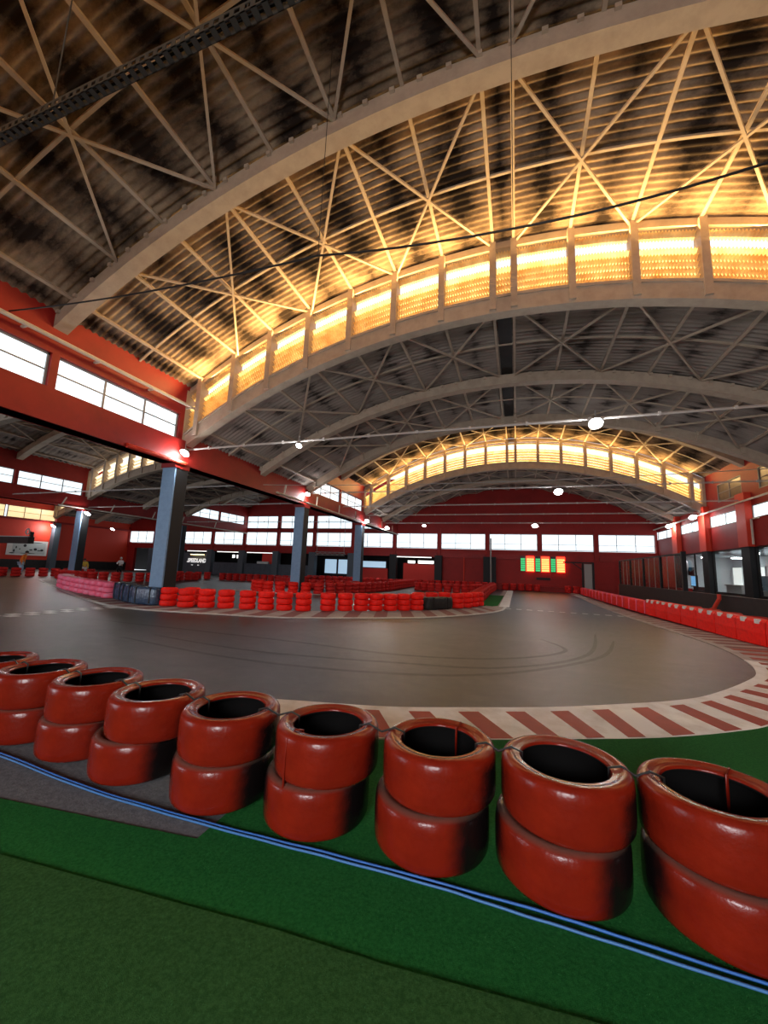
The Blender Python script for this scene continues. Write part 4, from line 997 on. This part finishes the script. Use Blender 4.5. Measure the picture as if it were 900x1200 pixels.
def sag(a, c, s, n=24):
    a, c = Vector(a), Vector(c); return [a.lerp(c, i / n) - Vector((0, 0, s * 4 * (i / n) * (1 - i / n))) for i in range(n + 1)]
w = empty('hanging_cable', (0, 5.0, 0)); tag(w, 'thin black cable slung across the nearest vault before the clerestory', 'cable')
b = MB().tube(sag((XL + .2, 0, 6.95), (-3.0, 0, 6.42), .12), .016, 6).tube(sag((-3.0, 0, 6.42), (0, 0, 6.10), .05), .016, 6).tube(sag((0, 0, 6.10), (3.2, 0, 6.26), .08), .016, 6).tube(sag((3.2, 0, 6.26), (XR, 0, 6.9), .1), .016, 6)
b.build('cable', M['blackwire'], w)
for x, zb in ((-3.0, 6.42), (0, 6.10), (3.2, 6.26)):
    MB().tube([(x, 0, zb), (x, 0, az(NA, x, HI) - .06)], .006, 5).build('hanger', M['blackwire'], w)
for (xa, y, s) in ((XL + .4, 14.6, 'middle rib of the low grey vault'),):
    tag(MB().tube(sag((xa, y, 4.95), (XR - .3, y, 5.0), .25), .012, 6).build('tie_cable', M['mullion']), 'thin tie cable below the ' + s, 'cable')
# dark strip between the twin crown purlins
for i, (y0, y1, z0) in enumerate(((YB[2] + .1, YB[3] - .1, LO),)):
    s = ('low grey vault', 'nearest high vault', 'second high vault')[i]
    b = MB().box(NA['xc'] - .2, NA['xc'] + .2, y0, y1, z0 + 3.25 - .06, z0 + 3.25 - .035)
    struct(b.build('ceiling_strip', M['black'] if i == 0 else M['beige']), 'narrow strip between the twin crown purlins of the ' + s, 'roof strip')

# ------------------------------------------------------------------ people (tiny, at the far side)
def skin_obj(name, joints, edges, radii, material, parent, sub=2):
    me = bpy.data.meshes.new(name); me.from_pydata(joints, edges, []); me.materials.append(material)
    o = bpy.data.objects.new(name, me); COL.link(o)
    if parent: o.parent = parent
    o.modifiers.new('Skin', 'SKIN').use_smooth_shade = True; m = o.modifiers.new('Sub', 'SUBSURF'); m.levels = 1; m.render_levels = sub
    for i, r in enumerate(radii): me.skin_vertices[0].data[i].radius = (r, r)
    me.skin_vertices[0].data[0].use_root = True
    return o
def person(loc, rz, label, top, bottom, hair, lean=0., arms='down', crouch=0., belt=None):
    """1.7 m figure; joints in local space, facing -Y; lean bends the trunk forward"""
    r = empty('person', loc, rz); tag(r, label, 'person')
    hz = .92 - crouch; cl, sl = math.cos(lean), math.sin(lean)
    def T(x, y, z): return (x, y * cl - z * sl, hz + z * cl + y * sl)       # trunk coordinates from the pelvis
    J = [(0, 0, hz), T(0, 0, .22), T(0, 0, .45), T(0, 0, .55), T(0, -.01, .62), T(0, -.02, .72), T(0, -.02, .80)]
    E = [(0, 1), (1, 2), (2, 3), (3, 4), (4, 5), (5, 6)]; Rr = [.135, .125, .13, .06, .065, .095, .075]
    hand = []
    for s in (-1, 1):
        i = len(J); sh = T(s * .18, 0, .47)
        if arms == 'down': el = T(s * .24, -.03, .20); wr = T(s * .22, -.14, -.02)
        else: el = T(s * .27, -.12, .25); wr = T(s * .10, -.30, .22)
        J += [sh, el, wr]; E += [(2, i), (i, i + 1), (i + 1, i + 2)]; Rr += [.065, .048, .032]
        d = (Vector(wr) - Vector(el)).normalized(); p = Vector(wr) + d * .06; J.append(tuple(p)); E.append((i + 2, i + 3)); Rr.append(.034)
        for k, (o_, l_) in enumerate(((-.03, .06), (-.011, .075), (.009, .07), (.028, .055))):
            q = p + d * l_ + Vector((0, o_, 0)); J.append(tuple(q)); E.append((i + 3, len(J) - 1)); Rr.append(.008)
        q = p + Vector((0, -.055, .01)); J.append(tuple(q)); E.append((i + 3, len(J) - 1)); Rr.append(.009)
        hand.append(i)
    legs = []
    for s in (-1, 1):
        i = len(J); J += [(s * .10, 0, hz - .08), (s * .13, -.08 - crouch * .6, hz * .52 + crouch * .1), (s * .13, .03, .09), (s * .14, -.12, .04)]
        E += [(0, i), (i, i + 1), (i + 1, i + 2), (i + 2, i + 3)]; Rr += [.10, .07, .048, .04]; legs.append(i)
    skin_obj('body', J, E, Rr, M['skin'], r)
    jj = [J[0], J[1], J[2], J[3]]; ee = [(0, 1), (1, 2), (2, 3)]; rr = [.145, .142, .15, .075]
    for i in hand:
        k = len(jj); jj += [J[i], J[i + 1], J[i + 2]]; ee += [(2, k), (k, k + 1), (k + 1, k + 2)]; rr += [.08, .062, .046]
    skin_obj('jacket', jj, ee, rr, M[top], r)
    jj = [J[0]]; ee = []; rr = [.15]
    for i in legs:
        k = len(jj); jj += [J[i], J[i + 1], J[i + 2]]; ee += [(0, k), (k, k + 1), (k + 1, k + 2)]; rr += [.115, .085, .065]
    skin_obj('trousers', jj, ee, rr, M[bottom], r)
    for i in legs: skin_obj('shoe', [J[i + 2], J[i + 3]], [(0, 1)], [.06, .05], M['darkcloth'], r, 1)
    hd = Vector(J[5]); hb = MB().lathe([(.001, .115), (.06, .10), (.10, .05), (.108, 0), (.104, -.03), (.09, -.04)], 18, closed=False)
    ho = hb.build('hair' if hair != 'whitecloth' else 'helmet', M[hair], r, smooth=True); ho.location = hd + Vector((0, .012, .03))
    f = MB()
    for sx in (-.033, .033): f.lathe([(.001, .012), (.01, .006), (.012, 0), (.01, -.006), (.001, -.012)], 8, closed=False, loc=(sx, -.088, .01))
    f.build('eyes', M['hair'], r, smooth=True).location = hd
    f = MB().tube([(0, -.085, .02), (0, -.112, -.015), (0, -.088, -.022)], .012, 6); f.build('nose', M['skin'], r, smooth=True).location = hd
    f = MB().tube([(-.022, -.086, -.05), (0, -.094, -.052), (.022, -.086, -.05)], .006, 6); f.build('mouth', M['posterred'], r, smooth=True).location = hd
    if belt:
        a = Vector(J[0]) + Vector((0, 0, .03)); MB().lathe([(.165, -.035), (.168, 0), (.165, .035), (.15, .035), (.15, -.035)], 20).build('belt', M[belt], r, smooth=True).location = a
    return r
person((-33.2, 18.3, 0), 2.3, 'person in orange top and pale jeans bending behind the far tyre row', 'orange', 'jeans', 'hair', lean=.35, crouch=.02)
person((-37.2, 25.5, 0), .6, 'person in a yellow jacket crouching before the red outer wall', 'yellow', 'whitecloth', 'hair', lean=.45, crouch=.42)
person((-35.6, 27.6, 0), .4, 'person in white with arms folded before the dark opening', 'whitecloth', 'darkcloth', 'whitecloth', lean=.0, arms='fold', crouch=.25, belt='darkcloth')

# ------------------------------------------------------------------ light
w = bpy.data.worlds.new('sky'); sc.world = w; w.use_nodes = True
bg = w.node_tree.nodes['Background']; bg.inputs[0].default_value = (.86, .93, 1.0, 1); bg.inputs[1].default_value = 1.6
sun = bpy.data.lights.new('low_sun', 'SUN'); sun.energy = 14.0; sun.color = (1, .78, .45); sun.angle = .02
so = bpy.data.objects.new('low_sun', sun); COL.link(so); so.rotation_euler = Vector((.1, -1, -1.9)).to_track_quat('-Z', 'Y').to_euler()
def area(name, loc, dirn, sx, sy, power, col):
    l = bpy.data.lights.new(name, 'AREA'); l.shape = 'RECTANGLE'; l.size = sx; l.size_y = sy; l.energy = power; l.color = col
    o = bpy.data.objects.new(name, l); COL.link(o); o.location = loc; o.rotation_euler = Vector(dirn).to_track_quat('-Z', 'Y').to_euler(); return o
WARM = (1.0, .60, .20)
def clere_light(n, y, power, back=.32):
    px = [n['x0'] + .06] + sorted_purl(n) + [n['x1'] - .06]
    for i in range(1, len(px) - 2):
        xa, xb = px[i], px[i + 1]
        if xb - xa < .7: continue
        x = (xa + xb) / 2; z = (az(n, x, LO) + az(n, x, HI)) / 2 + .15
        area('clerestory_daylight', (x, y - back, z), (0, -.85, .5), (xb - xa) * .85, .9, power * (xb - xa) / 1.45, WARM)
clere_light(NA, YB[2], 115)
clere_light(NA, YB[4], 80)
# daylight of the open end behind the camera
area('open_front_daylight', (-.3, -6.75, 2.9), (0, 1, -.15), 2.6, 2.6, 980, (.97, .98, 1.0))
area('open_side_gate_daylight', (-20.5, -6.75, 2.6), (.1, 1, -.06), 9, 3.4, 1100, (.80, .90, 1.0))

# ------------------------------------------------------------------ camera
f_px, pitch, yaw, roll = 458.559, 8.134, 18.819, 2.185
p_, y_, r_ = map(math.radians, (pitch, yaw, roll))
F = Vector((-math.sin(y_) * math.cos(p_), math.cos(y_) * math.cos(p_), math.sin(p_)))
R = Vector((math.cos(y_), math.sin(y_), 0)); U = R.cross(F)
R2 = R * math.cos(r_) + U * math.sin(r_); U2 = -R * math.sin(r_) + U * math.cos(r_)
cam = bpy.data.cameras.new('camera'); co = bpy.data.objects.new('camera', cam); COL.link(co)
mw = Matrix((R2, U2, -F)).transposed().to_4x4(); mw.translation = Vector((0, 0, 1.45)); co.matrix_world = mw
cam.sensor_fit = 'VERTICAL'; cam.sensor_height = 24; cam.lens = f_px * 24 / 1200; cam.clip_start = .05; cam.clip_end = 300
sc.camera = co
sc.view_settings.view_transform = 'Standard'; sc.view_settings.look = 'None'; sc.view_settings.exposure = -.22; sc.view_settings.gamma = 1
sc.view_settings.use_curve_mapping = False
print('small tyres', ntyre[0])
